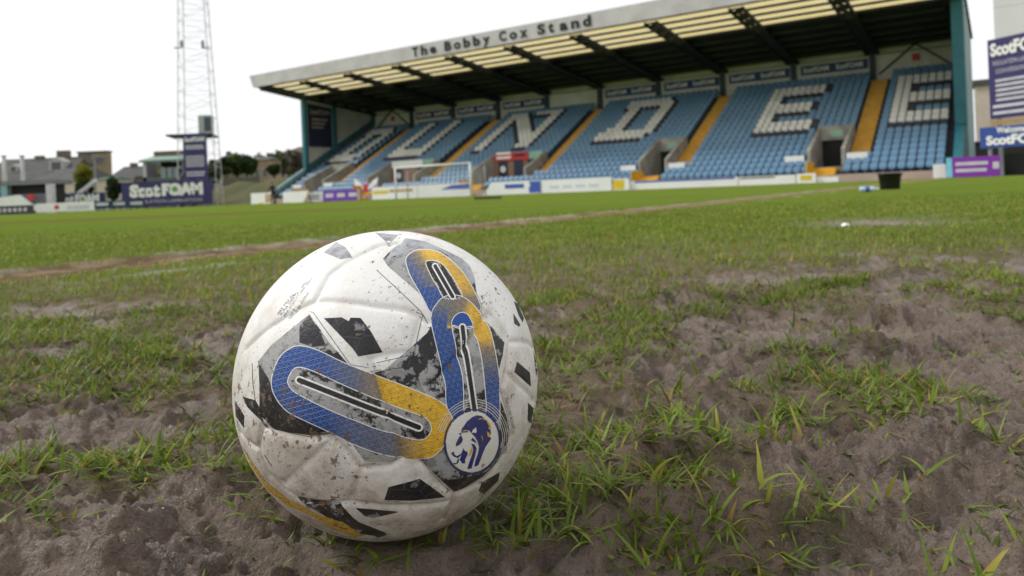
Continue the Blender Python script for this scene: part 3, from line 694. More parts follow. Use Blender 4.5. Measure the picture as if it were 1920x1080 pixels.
# small print
BINK = ball_material('ball_small_print', (.10, .10, .11))
def ball_text(body, p, q, h, m):
    v, fs = text_shape(body, .0); lo, hi = v.min(0), v.max(0); k = (v - lo) / (hi - lo)
    p, q = np.array(p, float), np.array(q, float); e = (q - p); up = np.array([e[1], -e[0]]) / np.linalg.norm(e)
    pts = p + k[:, :1] * e + k[:, 1:] * h * up
    D = np.array([on_ball(t) for t in pts]); r = BALL_R - seam_depth(D) + .0003
    me = bpy.data.meshes.new('lettering'); me.from_pydata([tuple(c) for c in D * r[:, None] + np.array(OFF)], [], fs); me.materials.append(m); link('lettering', me, ball)
for body, p, q in (('083 782 01', (184, 306), (235, 240)), ('PUMA ORBITA 1 SPFL', (193, 308), (282, 196)), ('FIFA QUALITY PRO BALL', (203, 312), (300, 184)), ('SIZE 5', (214, 318), (238, 288)), ('MADE IN CHINA', (224, 321), (288, 232))):
    ball_text(body, p, q, 6.5, BINK)
ball_text('OFFICIAL MATCH BALL', (985, 690), (958, 585), 7, BINK); ball_text('PROFESSIONAL', (972, 680), (940, 548), 7, BINK)

# ------------------------------------------------------------------ the covered stand behind the goal
TEAL = mat('teal_paint', (.020, .150, .190), .45, (.016, .115, .150), scale=1.5)
TEALP = mat('pale_teal_paint', (.22, .40, .42), .5, scale=1.5)
DKSTEEL = mat('dark_steel', (.020, .026, .030), .55, (.014, .018, .022), scale=1.0)
DKBLUE = mat('dark_blue_column_paint', (.016, .045, .062), .5, scale=1.0)
CONC = mat('concrete', (.36, .35, .32), .85, (.24, .23, .21), scale=1.3, bump=.3)
CONCD = mat('terrace_concrete', (.055, .065, .080), .85, (.035, .042, .055), scale=.8)
YELL = mat('yellow_step_paint', (.62, .34, .045), .7, (.50, .27, .04), scale=2.5)
YELB = mat('bright_yellow_paint', (.75, .42, .02), .6, scale=2.5)
WHITEP = mat('white_board', (.84, .84, .83), .45, (.78, .78, .78), scale=.9)
NAVY = mat('navy_banner', (.040, .034, .145), .5, (.034, .030, .120), scale=.8)
NAVYD = mat('dark_navy_banner', (.020, .022, .060), .55, scale=.8)
BLUEB = mat('blue_banner', (.020, .050, .200), .5, scale=.8)
REDP = mat('red_board', (.62, .045, .045), .5, scale=1.2)
PURP = mat('purple_board', (.16, .045, .42), .45, scale=.8)
BRICK = mat('brick_wall', (.34, .20, .145), .85, (.26, .15, .11), scale=9, bump=.2)
DOORB = mat('dark_blue_door', (.022, .040, .075), .5, scale=2)
BLACKV = mat('unlit_interior_black', (.010, .010, .011), .6, scale=2)  # black that stands in for shade inside the doorways and the dugout
PINKW = mat('pale_pink_render', (.50, .37, .32), .8, (.42, .31, .27), scale=1.2)
EXITG = mat('exit_sign_green', (.30, .52, .40), .5, scale=2)
GOLDP = mat('yellow_print', (.75, .55, .03), .5, scale=2)
CLAD = ribbed('white_profiled_cladding', (.68, .66, .61), 'X', 3.2)
CLADE = ribbed('white_end_cladding', (.50, .50, .48), 'Z', 3.0)
FASC = ribbed('grey_fascia_sheet', (.66, .62, .66), 'X', 4.0, depth=.3)
DECK = ribbed('dark_roof_deck', (.026, .027, .028), 'X', 3.0)
SEATB = mat('blue_seat_plastic', (.125, .255, .400), .38, (.095, .205, .335), scale=.35, spec=.5)
SEATW = mat('white_seat_plastic', (.78, .78, .76), .4, (.60, .60, .58), scale=.5, spec=.5)
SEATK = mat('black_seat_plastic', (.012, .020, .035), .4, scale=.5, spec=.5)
def skylight():
    m = bpy.data.materials.new('cream_rooflight_sheet'); m.use_nodes = True; N, L = nodes_of(m); N.remove(N['Principled BSDF'])
    t = N.new('ShaderNodeBsdfTranslucent'); d = N.new('ShaderNodeBsdfDiffuse'); d.inputs[0].default_value = (.55, .48, .26, 1)
    tc = N.new('ShaderNodeTexCoord'); n_ = N.new('ShaderNodeTexNoise'); n_.inputs['Scale'].default_value = 1.2; L.new(tc.outputs['Object'], n_.inputs['Vector'])
    mx = N.new('ShaderNodeMix'); mx.data_type = 'RGBA'; mx.inputs[6].default_value = (.56, .46, .20, 1); mx.inputs[7].default_value = (.68, .58, .30, 1)
    L.new(n_.outputs['Fac'], mx.inputs[0]); L.new(mx.outputs[2], t.inputs[0])
    ms = N.new('ShaderNodeMixShader'); ms.inputs[0].default_value = .12; L.new(t.outputs[0], ms.inputs[1]); L.new(d.outputs[0], ms.inputs[2]); L.new(ms.outputs[0], N['Material Output'].inputs[0])
    return m
SKYL = skylight()
U0, V0 = -32.1, 57.0                                    # the stand's own origin
stand = thing('football_stand', 'long covered stand of blue seats spelling DUNDEE in white, with cream rooflights', 'stand', W(U0, V0), TH)
def SL(u, v, z): return (u - U0, v - V0, z)
def sbox(mb, u0, u1, v0, v1, z0, z1, mi=0): return mb.box(u0 - U0, u1 - U0, v0 - V0, v1 - V0, z0, z1, mi)
UL, UR, VP, VR, BAY = -61.8, -2.45, 54.0, 64.6, 5.935
NROW, RV, RZ, Z1 = 20, .72, .385, .30
row_v = lambda i: 50.0 + RV * i
row_z = lambda i: Z1 + RZ * i
cols_u = [UL + BAY * k for k in range(11)]
aisles = [cols_u[k] for k in (1, 3, 5, 7, 9)]           # left edge of each aisle
AW = 1.15
# openings cut into the lower rows: u0, u1, first row, last row
VOMS = [(-59.0, -56.0, 2, 7, 'vom'), (-50.2, -44.2, 2, 6, 'white'), (-38.0, -32.4, 2, 6, 'red'), (-22.6, -20.3, 2, 7, 'vom'), (-10.75, -8.45, 2, 7, 'vom')]
def gaps(i):
    g = [(a, a + AW) for a in aisles if i >= 3 or True and i >= 3]
    for (a, b, r0, r1, k) in VOMS:
        if r0 <= i <= r1: g.append((a, b))
        if i < r0: g.append(((a + b) / 2 - .75 if k == 'vom' else a + .3, (a + b) / 2 + .75 if k == 'vom' else a + 1.8))
    return sorted(g)
for i in range(NROW):
    c = UL
    vg = sorted((a, b) for (a, b, r0, r1, k) in VOMS if r0 <= i <= r1)
    for a, b in vg + [(UR, UR)]:
        if a > c + .02: sbox(MB(), c, a, row_v(i) - RV / 2 + .002 * i, row_v(i) + RV / 2 + .3, max(row_z(i) - .9, -.05), row_z(i)).build('terrace_step', CONCD, stand)
        c = b
# seats: back and tip-up pan
def seat_mesh(name, m):
    mb = MB()
    prof = [(.10, .36), (.13, .44), (.15, .62), (.185, .80), (.165, .805), (.12, .63), (.09, .46)]
    out = [(-.20, .42), (.20, .42), (.222, .56), (.216, .72), (.17, .79), (.06, .805), (-.06, .805), (-.17, .79), (-.216, .72), (-.222, .56)]
    back = lambda z: .10 + .11 * max(0, (z - .45) / .36) ** 1.6
    n_ = len(out); vs_ = [(x, back(z) + t, z) for t in (0, .03) for (x, z) in out]
    mb.add(vs_, [tuple(range(n_)), tuple(range(2 * n_ - 1, n_ - 1, -1))] + [(k, k + n_, (k + 1) % n_ + n_, (k + 1) % n_) for k in range(n_)])
    pan = [(-.02, .40), (.02, .37), (.10, .39), (.08, .60), (.045, .625), (.0, .56)]
    n_ = len(pan); w2 = .17; vs_ = [(x, y, z) for x in (-w2, w2) for (y, z) in pan]
    mb.add(vs_, [tuple(range(n_)), tuple(range(2 * n_ - 1, n_ - 1, -1))] + [(k, k + n_, (k + 1) % n_ + n_, (k + 1) % n_) for k in range(n_)])
    mb.box(-.03, .03, .06, .20, .20, .38)
    return mb, mb.mesh(name, m)
seat_mb, SEAT_ME_B = seat_mesh('seat', SEATB); _, SEAT_ME_W = seat_mesh('white_seat', SEATW); _, SEAT_ME_K = seat_mesh('black_seat', SEATK)
def glyph(rows): return [r for r in rows.split()]
GD = glyph('XXXXXXX. XXXXXXXX .XX...XX .XX...XX .XX...XX .XX...XX .XX...XX .XX...XX XXXXXXXX XXXXXXX.')
GD2 = glyph('.XXXXXXXX. .XXXXXXXXX ..XX....XX ..XX....XX ..XX....XX ..XX....XX ..XX....XX .XXX....XX XXXXXXXXXX XXXXXXXXX.')
GU = glyph('XX.....XX XX.....XX XX.....XX XX.....XX XX.....XX XX.....XX XX.....XX XX.....XX XXXXXXXXX XXXXXXXXX')
GN = glyph('XXXX..XXXXXX XXXXX.....XX XX.XXX....XX XX..XXX...XX XX...XXX..XX XX....XXX.XX XX.....XXXXX XX......XXXX XX.......XXX XX.......XXX')
GE = glyph('XXXXXXXX XXXXXXXX XX...... XX...... XXXXXXX. XXXXXXX. XX...... XX...... XXXXXXXX XXXXXXXX')
WORD = [(1, 18, GD), (18, 18, GU), (40, 18, GN), (65, 18, GD2), (92, 17, GE), (110, 17, GE)]
def is_white(k, i):
    for c0, top, g_ in WORD:
        r = top - i
        if 0 <= r < 10 and 0 <= k - c0 < len(g_[r]) and g_[r][k - c0] == 'X': return True
    return False
seats = []
for i in range(NROW):
    g = gaps(i); c = UL + .35
    nsp = int((UR - .3 - c) / .5)
    for k in range(nsp):
        u = c + .5 * k + .25
        if any(a - .22 < u < b + .22 for a, b in g): continue
        p = W(u, row_v(i) + .1, row_z(i) + .6)
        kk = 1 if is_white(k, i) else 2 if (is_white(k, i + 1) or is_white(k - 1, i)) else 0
        seats.append((p.y, u, i, kk))
seats.sort(key=lambda s: s[0])
meshes = (SEAT_ME_B, SEAT_ME_W, SEAT_ME_K)
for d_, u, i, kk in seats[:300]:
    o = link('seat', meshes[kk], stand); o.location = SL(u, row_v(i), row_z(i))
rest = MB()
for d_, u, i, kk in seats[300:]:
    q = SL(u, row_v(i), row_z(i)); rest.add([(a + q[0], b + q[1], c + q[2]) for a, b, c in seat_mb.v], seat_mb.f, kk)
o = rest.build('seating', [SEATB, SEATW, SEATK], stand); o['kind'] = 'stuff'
# aisles
for a in aisles:
    mb = MB()
    for i in range(3, NROW):
        sbox(mb, a + .01, a + AW - .01, row_v(i) - RV / 2 - .015, row_v(i) + RV / 2 - .02, row_z(i) - .40, row_z(i) + .02)
        if i < NROW - 1: sbox(mb, a + .01, a + AW - .01, row_v(i) + .02, row_v(i) + RV / 2 - .018, row_z(i) + .021, row_z(i) + .21)
    sbox(mb, a + .01, a + AW - .01, row_v(2) + .1, row_v(3) - .30, .2, row_z(3) - .1)
    mb.build('aisle_stairs', YELL, stand)
for (a, b, r0, r1, k) in VOMS:                           # lower flight, walls and header of each opening
    mid = (a + b) / 2; fa, fb = (mid - .72, mid + .72) if k == 'vom' else (a + .3, a + 1.75)
    mb = MB()
    for s in range(5): sbox(mb, fa, fb, 49.0 + .34 * s, 49.0 + .34 * (s + 1) + .3, .0, .18 * (s + 1) + .03)
    sbox(mb, fa - .07, fa, 49.0, 51.1, .1, 1.35); mb.build('aisle_stairs', YELB, stand)
    zf = row_z(r0) - .1; vf, vb = row_v(r0) - RV / 2, row_v(r1) + RV / 2; zt = row_z(r1) + .55
    for x0, x1 in ((a, a + .22), (b - .22, b)):
        mb = MB(); mb.prism([SL(x0, vf, .2), SL(x0, vb, .2), SL(x0, vb, zt + .35), SL(x0, vb - .25, zt + .35), SL(x0, vf, zf + 1.15)], (x1 - x0, 0, 0)); mb.build('side_wall', CONC, stand)
    mb = MB(); sbox(mb, a + .22, b - .22, vf, vb, .15, zf + .02); mb.build('landing', CONC, stand)
    if k == 'vom':
        sbox(MB(), a, b, 0, 1, 0, 1)
        hd = sbox(MB(), a + .22, b - .22, vb - .5, vb - .25, zf + 1.9, zt + .33).build('header', CONC, stand)
        sbox(MB(), mid - .35, mid + .45, vb - .53, vb - .503, zf + 2.1, zf + 2.55).build('exit_sign', EXITG, hd)
        sbox(MB(), a + .22, b - .22, vb - .3, vb, zf, zf + 1.9).build('doorway_shade_block', BLACKV, stand)  # solid black block painted as the darkness of the unlit passage
        for x0 in (a - 1.35, b + .12): 
            if x0 + 1.2 < UR: sbox(MB(), x0, x0 + 1.2, vf - .12, vf - .05, zf + .25, zf + .85).build('white_panel', WHITEP, stand)
    else:
        wl = sbox(MB(), a + .22, b - .22, vb - .4, vb - .2, zf, zt + .33).build('brick_wall', BRICK, stand)
        sbox(MB(), a + .5, b - 1.6, vb - .55, vb - .42, zf + 2.0, zt + .45).build('sign_board', REDP if k == 'red' else WHITEP, stand)
        sbox(MB(), b - 1.55, b - .3, vb - .53, vb - .42, zf + 2.0, zt + .45).build('exit_sign', EXITG, stand)
        for dx in ((.8, 2.4, 3.8) if k == 'red' else (.8, 3.6)):
            dr = sbox(MB(), a + dx, a + dx + .95, vb - .46, vb - .41, zf + .02, zf + 1.95).build('door', DOORB, wl)
        wt = MB(); c_ = SL(a + 1.28, vb - .48, zf + 1.25); wt.tube(c_, (c_[0], c_[1] - .02, c_[2]), .30, n=20); wt.build('round_sign', WHITEP, wl)
        if k == 'red':
            for q in range(2): sbox(MB(), a + .7, a + 2.2, vb - .566, vb - .552, zf + 2.15 + .38 * q, zf + 2.36 + .38 * q).build('text_line', WHITEP, stand)
            sbox(MB(), a + 2.5, a + 3.7, vb - .566, vb - .552, zf + 2.3, zf + 2.5).build('dark_motif', DKSTEEL, stand)
# rear wall, its banners, columns
RZT = 10.25
def roof_z(v): return 12.0 - (v - 48.5) * .11
for k in range(10):
    a, b = cols_u[k], cols_u[k + 1]
    p = sbox(MB(), a + (.2 if k else -.2), b - .2, VR, VR + .12, row_z(19) - .3, RZT + .1).build('cladding_panel', CLAD, stand)
    sbox(MB(), a + .2, b - .2, VR - .09, VR - .012, 9.72, 9.84).build('rail', CONC, p)
    if k not in (0, 4, 9):
        bn = sbox(MB(), a + .55, b - .35, VR - .08, VR - .02, 8.78, 9.55).build('banner', BLUEB if k > 1 else NAVY, stand)
        for j in (0, 1):
            lettering(bn, 'ScotFOAM', SL(a + .75 + 2.5 * j, VR - .085, 8.98), (1, 0, 0), (0, 0, 1), 1.95, .42, WHITEP, .03)
    if k in (0, 9):
        for x0 in (a + .4, b - .4): MB().beam(SL(x0, VR - .1, 8.2), SL((a + b) / 2, VR - .1, RZT), .16, .12).build('brace', DKSTEEL, stand)
        sbox(MB(), (a + b) / 2 - .25, (a + b) / 2 + .3, VR - .06, VR - .02, 8.95, 9.5).build('red_sign', REDP, stand)
for k, u in enumerate(cols_u):
    if k: sbox(MB(), u - .2, u + .2, VR - .35, VR + .02, row_z(19) - .2, RZT + .3).build('column', DKBLUE, stand)
    # roof girder: two chords side by side, laced
    tr = MB(); w = .42
    for s in (-w, w): tr.beam(SL(u + s, 48.9, roof_z(48.9) - .40), SL(u + s, VR, roof_z(VR) - .40), .15, .22)
    nseg = 9; vv = [48.9 + (55.4 - 48.9) * q / nseg for q in range(nseg + 1)]
    for q in range(nseg): tr.beam(SL(u - w if q % 2 else u + w, vv[q], roof_z(vv[q]) - .4), SL(u + w if q % 2 else u - w, vv[q + 1], roof_z(vv[q + 1]) - .4), .09, .12)
    for q in range(0, nseg + 1, 1): tr.beam(SL(u - w, vv[q], roof_z(vv[q]) - .4), SL(u + w, vv[q], roof_z(vv[q]) - .4), .07, .10)
    tr.prism([SL(u - w, 55.4, roof_z(55.4) - .42), SL(u + w, 55.4, roof_z(55.4) - .42), SL(u + w, VR, roof_z(VR) - .42), SL(u - w, VR, roof_z(VR) - .42)], (0, 0, .08))
    tr.build('roof_girder', DKSTEEL, stand)
# roof deck, rooflights between purlins, fascia
RU0, RU1 = UL - 1.0, UR + .75
VS0, VS1 = 49.2, 54.6
MB().prism([SL(RU0, VS1, roof_z(VS1)), SL(RU1, VS1, roof_z(VS1)), SL(RU1, VR + .6, roof_z(VR + .6)), SL(RU0, VR + .6, roof_z(VR + .6))], (0, 0, .14)).build('roof_deck', DECK, stand)
MB().prism([SL(RU0, 48.5, roof_z(48.5)), SL(RU1, 48.5, roof_z(48.5)), SL(RU1, VS0, roof_z(VS0)), SL(RU0, VS0, roof_z(VS0))], (0, 0, .14)).build('roof_deck', DECK, stand)
MB().prism([SL(RU0, VS0, roof_z(VS0)), SL(cols_u[0] + .2, VS0, roof_z(VS0)), SL(cols_u[0] + .2, VS1, roof_z(VS1)), SL(RU0, VS1, roof_z(VS1))], (0, 0, .14)).build('roof_deck', DECK, stand)
NS = 4
for k in range(10):
    for j in range(NS):
        va, vb = VS0 + (VS1 - VS0) * j / NS + .07, VS0 + (VS1 - VS0) * (j + 1) / NS - .07
        a, b = cols_u[k] + .02, cols_u[k + 1] - .02 + (.7 if k == 9 else 0)
        if k == 0: a += .2
        MB().add([SL(a, va, roof_z(va) + .05), SL(b, va, roof_z(va) + .05), SL(b, vb, roof_z(vb) + .05), SL(a, vb, roof_z(vb) + .05)], [(0, 1, 2, 3)]).build('rooflight', SKYL, stand)
for j in range(NS + 1):
    v = VS0 + (VS1 - VS0) * j / NS; MB().beam(SL(RU0, v, roof_z(v) - .06), SL(RU1, v, roof_z(v) - .03), .15, .16).build('purlin', DKSTEEL, stand)
for v in (56.4, 58.2, 60.0, 61.8, 63.4): MB().beam(SL(RU0, v, roof_z(v) - .12), SL(RU1, v, roof_z(v) - .12), .14, .20).build('purlin', CONCD, stand)
MB().prism([SL(RU0 - .35, 48.38, 12.95), SL(RU0, 48.5, 11.75), SL(RU0, 48.62, 11.75), SL(RU0 - .35, 48.50, 12.95)], (RU1 - RU0 + .35, 0, 0)).build('fascia', FASC, stand)
MB().beam(SL(RU0 + .03, 48.7, roof_z(48.7) + .1), SL(RU0 + .03, VR + .5, roof_z(VR + .5) + .1), .14, .55).build('roof_edge_trim', FASC, stand)
# name on the fascia, letter by letter
name = 'The Bobby Cox Stand'; ua, ub = u_at(771, 97, 48.3)[0], u_at(1108, 45, 48.3)[0]
adv = {' ': .62}; tot = sum(adv.get(c, 1.0) for c in name); px_ = ua; st = (ub - ua) / (tot - .25)
BLK = mat('black_letter', (.020, .022, .026), .5, scale=3)
nrm = Vector((0, -1.2, -.25)).normalized(); upv = Vector((0, -.25 / 1.2, 1)).normalized()
for c in name:
    if c != ' ':
        h = .80 if c in 'TBCSbhd' else .76 if c in 't' else .58; z0 = 11.98; dz = 0.0
        if c == 'y': dz = -.20; h = .78
        w_ = st * (.72 if c not in 't' else .50)
        fr = (z0 + dz - 11.75) / 1.2
        lettering(stand, c, SL(px_, 48.5 - .12 * fr - .03, z0 + dz), (1, 0, 0), (0, -.1, 1), w_, h, BLK, .045, name='letter', thick=.015)
    px_ += st * adv.get(c, 1.0)
# end walls
zpar = lambda v: row_z((v - 50.0) / RV) + .95
def endwall(u, name_, m, thick):
    return MB().prism([SL(u, VP, zpar(VP)), SL(u, VR, zpar(VR)), SL(u, VR, roof_z(VR)), SL(u, VP, roof_z(VP))], (thick, 0, 0)).build(name_, m, stand)
endwall(UL - .15, 'end_wall', CLADE, .15)
MB().prism([SL(UL - .2, 48.9, .1), SL(UL - .2, VR, .1), SL(UL - .2, VR, zpar(VR)), SL(UL - .2, 48.9, zpar(48.9) - .2)], (.22, 0, 0)).build('parapet', mat('brown_parapet', (.15, .12, .105), .8), stand)
MB().beam(SL(UL - .1, 48.6, zpar(48.6) - .1), SL(UL - .1, VP + .1, zpar(VP) + .1), .32, .42).build('parapet_rail', TEALP, stand)
MB().beam(SL(UL - .02, VP + .15, zpar(VP) + .25), SL(UL - .02, VR - .3, zpar(VR) + .1), .34, .40).build('parapet_rail', TEAL, stand)
for v in (VP, 58.2, VR - .35): sbox(MB(), UL - .2, UL + .28, v - .2, v + .2, zpar(v) - .2, roof_z(v) - .02).build('end_post', TEAL, stand)
bn = MB().prism([SL(UL + .06, 54.5, 5.9), SL(UL + .06, 57.8, 5.9), SL(UL + .06, 57.8, 10.2), SL(UL + .06, 54.5, 10.5)], (.04, 0, 0)).build('banner', NAVYD, stand)
lettering(bn, 'ScotFOAM', SL(UL + .1, 57.5, 9.3), (0, -1, 0), (0, 0, 1), -2.7, .55, WHITEP, .03) if False else lettering(bn, 'ScotFOAM', SL(UL + .1, 54.8, 9.4), (0, 1, 0), (0, 0, 1), 2.7, .55, CONC, .03)
for q in range(3): sbox(MB(), UL + .1, UL + .115, 55.0, 57.2 - .3 * q, 8.75 - .42 * q, 8.95 - .42 * q).build('banner_line', CONC, bn)
TEALR = ribbed('teal_end_cladding', (.22, .33, .38), 'Y', 3.0)
MB().prism([SL(UR, VP - .1, .3), SL(UR, VR + .4, .3), SL(UR, VR + .4, roof_z(VR)), SL(UR, VP - .1, roof_z(VP) + 2.0)], (.62, 0, 0)).build('end_wall', TEALR, stand)
MB().prism([SL(UR - .06, VP - .35, zpar(VP) - .1), SL(UR - .06, VP - .1, zpar(VP) - .1), SL(UR - .06, VP - .1, 13.4), SL(UR - .06, VP - .35, 13.4)], (.62, 0, 0)).build('end_post', TEAL, stand)
MB().prism([SL(UR - .06, 49.4, .9), SL(UR - .06, VP - .12, zpar(VP)), SL(UR - .06, VP - .12, zpar(VP) - 2.2), SL(UR - .06, 49.4, .1)], (.45, 0, 0)).build('parapet_rail', TEAL, stand)
# low front wall
sbox(MB(), UL, UR + .3, 49.25, 49.45, -.1, .48).build('front_wall', PINKW, stand)

# ------------------------------------------------------------------ goal
goal = thing('goal', 'white framed football goal with net in front of the stand', 'goal', W(-36.9, 44.6), TH)
GW = mat('white_goal_paint', (.80, .81, .82), .35, (.74, .75, .77), scale=2, spec=.5)
for s in (-1, 1): MB().tube((3.72 * s, 0, 0), (3.72 * s, 0, 2.56), .07, n=14).build('post', GW, goal, True)
MB().tube((-3.79, 0, 2.50), (3.79, 0, 2.50), .07, n=14).build('crossbar', GW, goal, True)
for s in (-1, 1): MB().tube((3.9 * s, 1.6, 0), (3.9 * s, 1.6, 2.3), .045, n=8).build('net_post', mat('grey_net_post', (.35, .38, .40), .5), goal, True)
net = MB(); ns = .003
for k in range(61): x = -3.7 + 7.4 * k / 60; net.beam((x, .02, 2.46), (x, 1.55, 2.2), ns); net.beam((x, 1.55, 2.2), (x, 1.6, .05), ns)
for k in range(19): z = .05 + 2.15 * k / 18; net.beam((-3.7, 1.6, z), (3.7, 1.6, z), ns)
for s in (-1, 1):
    for k in range(19): z = .05 + 2.15 * k / 18; net.beam((3.7 * s, .05, z + .2 * z / 2.2), (3.7 * s, 1.58, z), ns)
    for k in range(12): y = .08 + 1.5 * k / 11; net.beam((3.7 * s, y, .05), (3.7 * s, y, 2.45 - .17 * y), ns)
o = net.build('net', mat('white_net_cord', (.75, .75, .75), .7), goal)

# ------------------------------------------------------------------ advertising boards in front of the stand
def board(name, label, x0, x1, ybase, v, h, m, group=None, dx=0.0, z0=.03):
    a, b = u_at(x0, ybase, v)[0], u_at(x1, ybase, v)[0]
    t = thing(name, label, 'board', W((a + b) / 2, v), TH, group); w = (b - a) / 2
    if dx: p = MB().prism([(-w, 0, z0), (w - max(dx, 0), 0, z0), (w, 0, h), (-w - min(dx, 0) * 0 + (0 if dx > 0 else -dx), 0, h)], (0, .07, 0))
    else: p = MB().box(-w, w, 0, .07, z0, h)
    p.build('panel', m, t)
    nf = max(2, int(w / 1.2))
    for k in range(nf):
        x = -w + .25 + (2 * w - .5) * k / (nf - 1); MB().beam((x, .09, 0), (x, .5, .0 + .02), .04).build('foot', DKSTEEL, t); MB().beam((x, .10, h * .8), (x, .5, .02), .04).build('strut', DKSTEEL, t)
    return t, w
def stripe(t, x0, x1, z0, z1, m, name='print', y=-.012): return MB().box(x0, x1, y, y + .008, z0, z1).build(name, m, t)
LBLUE = mat('light_blue_print', (.25, .45, .80), .5, scale=2); MBLUE = mat('mid_blue_print', (.05, .11, .45), .5, scale=2); TAN = mat('tan_print', (.50, .36, .22), .6, scale=2); PALE = mat('pale_print', (.62, .60, .66), .5, scale=2)
G = 'advertising boards in front of the stand'
t, w = board('advertising_board', 'short white and tan board with a yellow foot beside the person in black', 471, 511, 382, 46.6, 1.10, WHITEP, G); stripe(t, w * .35, w * .95, .15, .95, TAN); stripe(t, -w * .3, w * .2, .03, .16, GOLDP)
t, w = board('advertising_board', 'white board with a slanted right end, left of the purple board', 531, 579, 381, 47.0, 1.08, WHITEP, G, dx=.7)
t, w = board('advertising_board', 'low grey and white striped board between the slanted white board and the purple one', 579, 606, 378, 47.6, .95, PALE, G); stripe(t, -w, w * .5, .3, .4, CONCD); stripe(t, -w, w * .5, .55, .65, CONCD)
t, w = board('advertising_board', 'purple board with three pale motifs left of the goal', 606, 676, 378, 47.4, 1.02, PURP, G)
for k in range(3): stripe(t, -w + .35 + 2 * w * k / 3.2, -w + .35 + 2 * w * k / 3.2 + 1.0, .38, .72, PALE)
stripe(t, w * .85, w, .05, 1.0, TAN)
t, w = board('advertising_board', 'white board with a yellow stripe behind the goal', 698, 783, 374, 46.9, 1.08, WHITEP, G); stripe(t, -w * .95, -w * .25, .50, .78, GOLDP); stripe(t, -w * .2, w * .8, .58, .84, TAN)
t, w = board('advertising_board', 'white board with a blue wedge behind the goal', 784, 882, 370, 46.9, 1.08, WHITEP, G)
MB().prism([(-w * .1, -.014, .62), (w * .98, -.014, .60), (w * .98, -.014, 1.02), (w * .3, -.014, .95)], (0, .01, 0)).build('print', MBLUE, t)
t, w = board('advertising_board', 'white board with a blue band and slanted left end right of the goal', 905, 1014, 366, 47.2, 1.00, WHITEP, G, dx=-.9); stripe(t, -w * .2, w * .45, .48, .80, MBLUE); stripe(t, w * .62, w, .1, .95, MBLUE); stripe(t, w * .5, w * .66, .55, .85, WHITEP, y=-.02)
t, w = board('advertising_board', 'plain white board with faint blue print below the letter D', 1016, 1147, 362, 47.2, .98, WHITEP, G)
for k in range(4): stripe(t, -w * .75 + k * w * .38, -w * .75 + k * w * .38 + w * .26, .35, .55, mat('faint_print', (.62, .66, .76), .5))
t, w = board('advertising_board', 'small yellow and white board below the yellow stair', 1150, 1180, 359, 47.2, .82, WHITEP, G); stripe(t, -w, w * .4, .1, .75, GOLDP)
t, w = board('advertising_board', 'long low white board with a blue upper edge under the seats', 1181, 1384, 356, 47.4, .62, WHITEP, G); stripe(t, -w * .9, w * .95, .48, .60, MBLUE)
t, w = board('advertising_board', 'long low white board with a dark printed line, beside a small yellow one', 1386, 1492, 351, 47.4, .58, WHITEP, G); stripe(t, -w * .95, w * .3, .44, .52, CONCD)
t, w = board('advertising_board', 'small yellow centred white board below the dark doorway', 1494, 1530, 347, 47.4, .62, WHITEP, G); stripe(t, -w * .6, w * .6, .2, .5, GOLDP)
t, w = board('advertising_board', 'low plain white kerb board right of the dark doorway', 1531, 1572, 345, 47.6, .35, WHITEP, G)
t, w = board('advertising_board', 'purple board with a cyan end by the teal end wall', 1775, 1877, 331, 47.2, 1.12, mat('bright_purple_board', (.24, .035, .42), .45, scale=.8), G)
stripe(t, -w, -w * .78, .04, 1.11, mat('cyan_print', (.20, .62, .80), .5)); 
for k, (a, b) in enumerate(((-.65, .5), (-.65, .55))): stripe(t, w * a, w * b, .30 + .36 * k, .48 + .36 * k, PALE)
stripe(t, w * .72, w * .95, .42, .78, PALE)
t, w = board('advertising_board', 'short white board under the last block of seats', 1750, 1774, 333, 47.9, .80, WHITEP, G)

# banner hung over the front seats left of the goal
fl = thing('supporters_flag', 'white and violet flag with crossed arms and red centre over the front seats', 'flag', W(u_at(686, 330, 50.2)[0], 50.2), TH)
fw = 1.55; pts = [(-fw, 0, 2.05), (-fw * .45, -.05, 1.55), (fw * .45, -.05, 1.55), (fw, 0, 2.05), (fw * .8, 0, .55), (-fw * .8, 0, .55)]
MB().prism(pts, (0, .03, 0)).build('cloth', mat('violet_cloth', (.42, .40, .70), .8), fl)
for s in (-1, 1): MB().prism([(s * fw, -.02, 2.06), (s * fw * .55, -.02, 1.75), (s * .15, -.06, 1.05), (s * .35, -.06, .95), (s * fw * .9, -.02, 1.45)], (0, -.015, 0)).build('white_arm', WHITEP, fl)
MB().prism([(-.3, -.08, 1.45), (.3, -.08, 1.45), (.22, -.08, .8), (-.22, -.08, .8)], (0, -.015, 0)).build('red_centre', REDP, fl)
for s in (-1, 1): MB().beam((s * fw * .8, .05, 0), (s * fw * .8, .05, .6), .04).build('pole', DKSTEEL, fl)

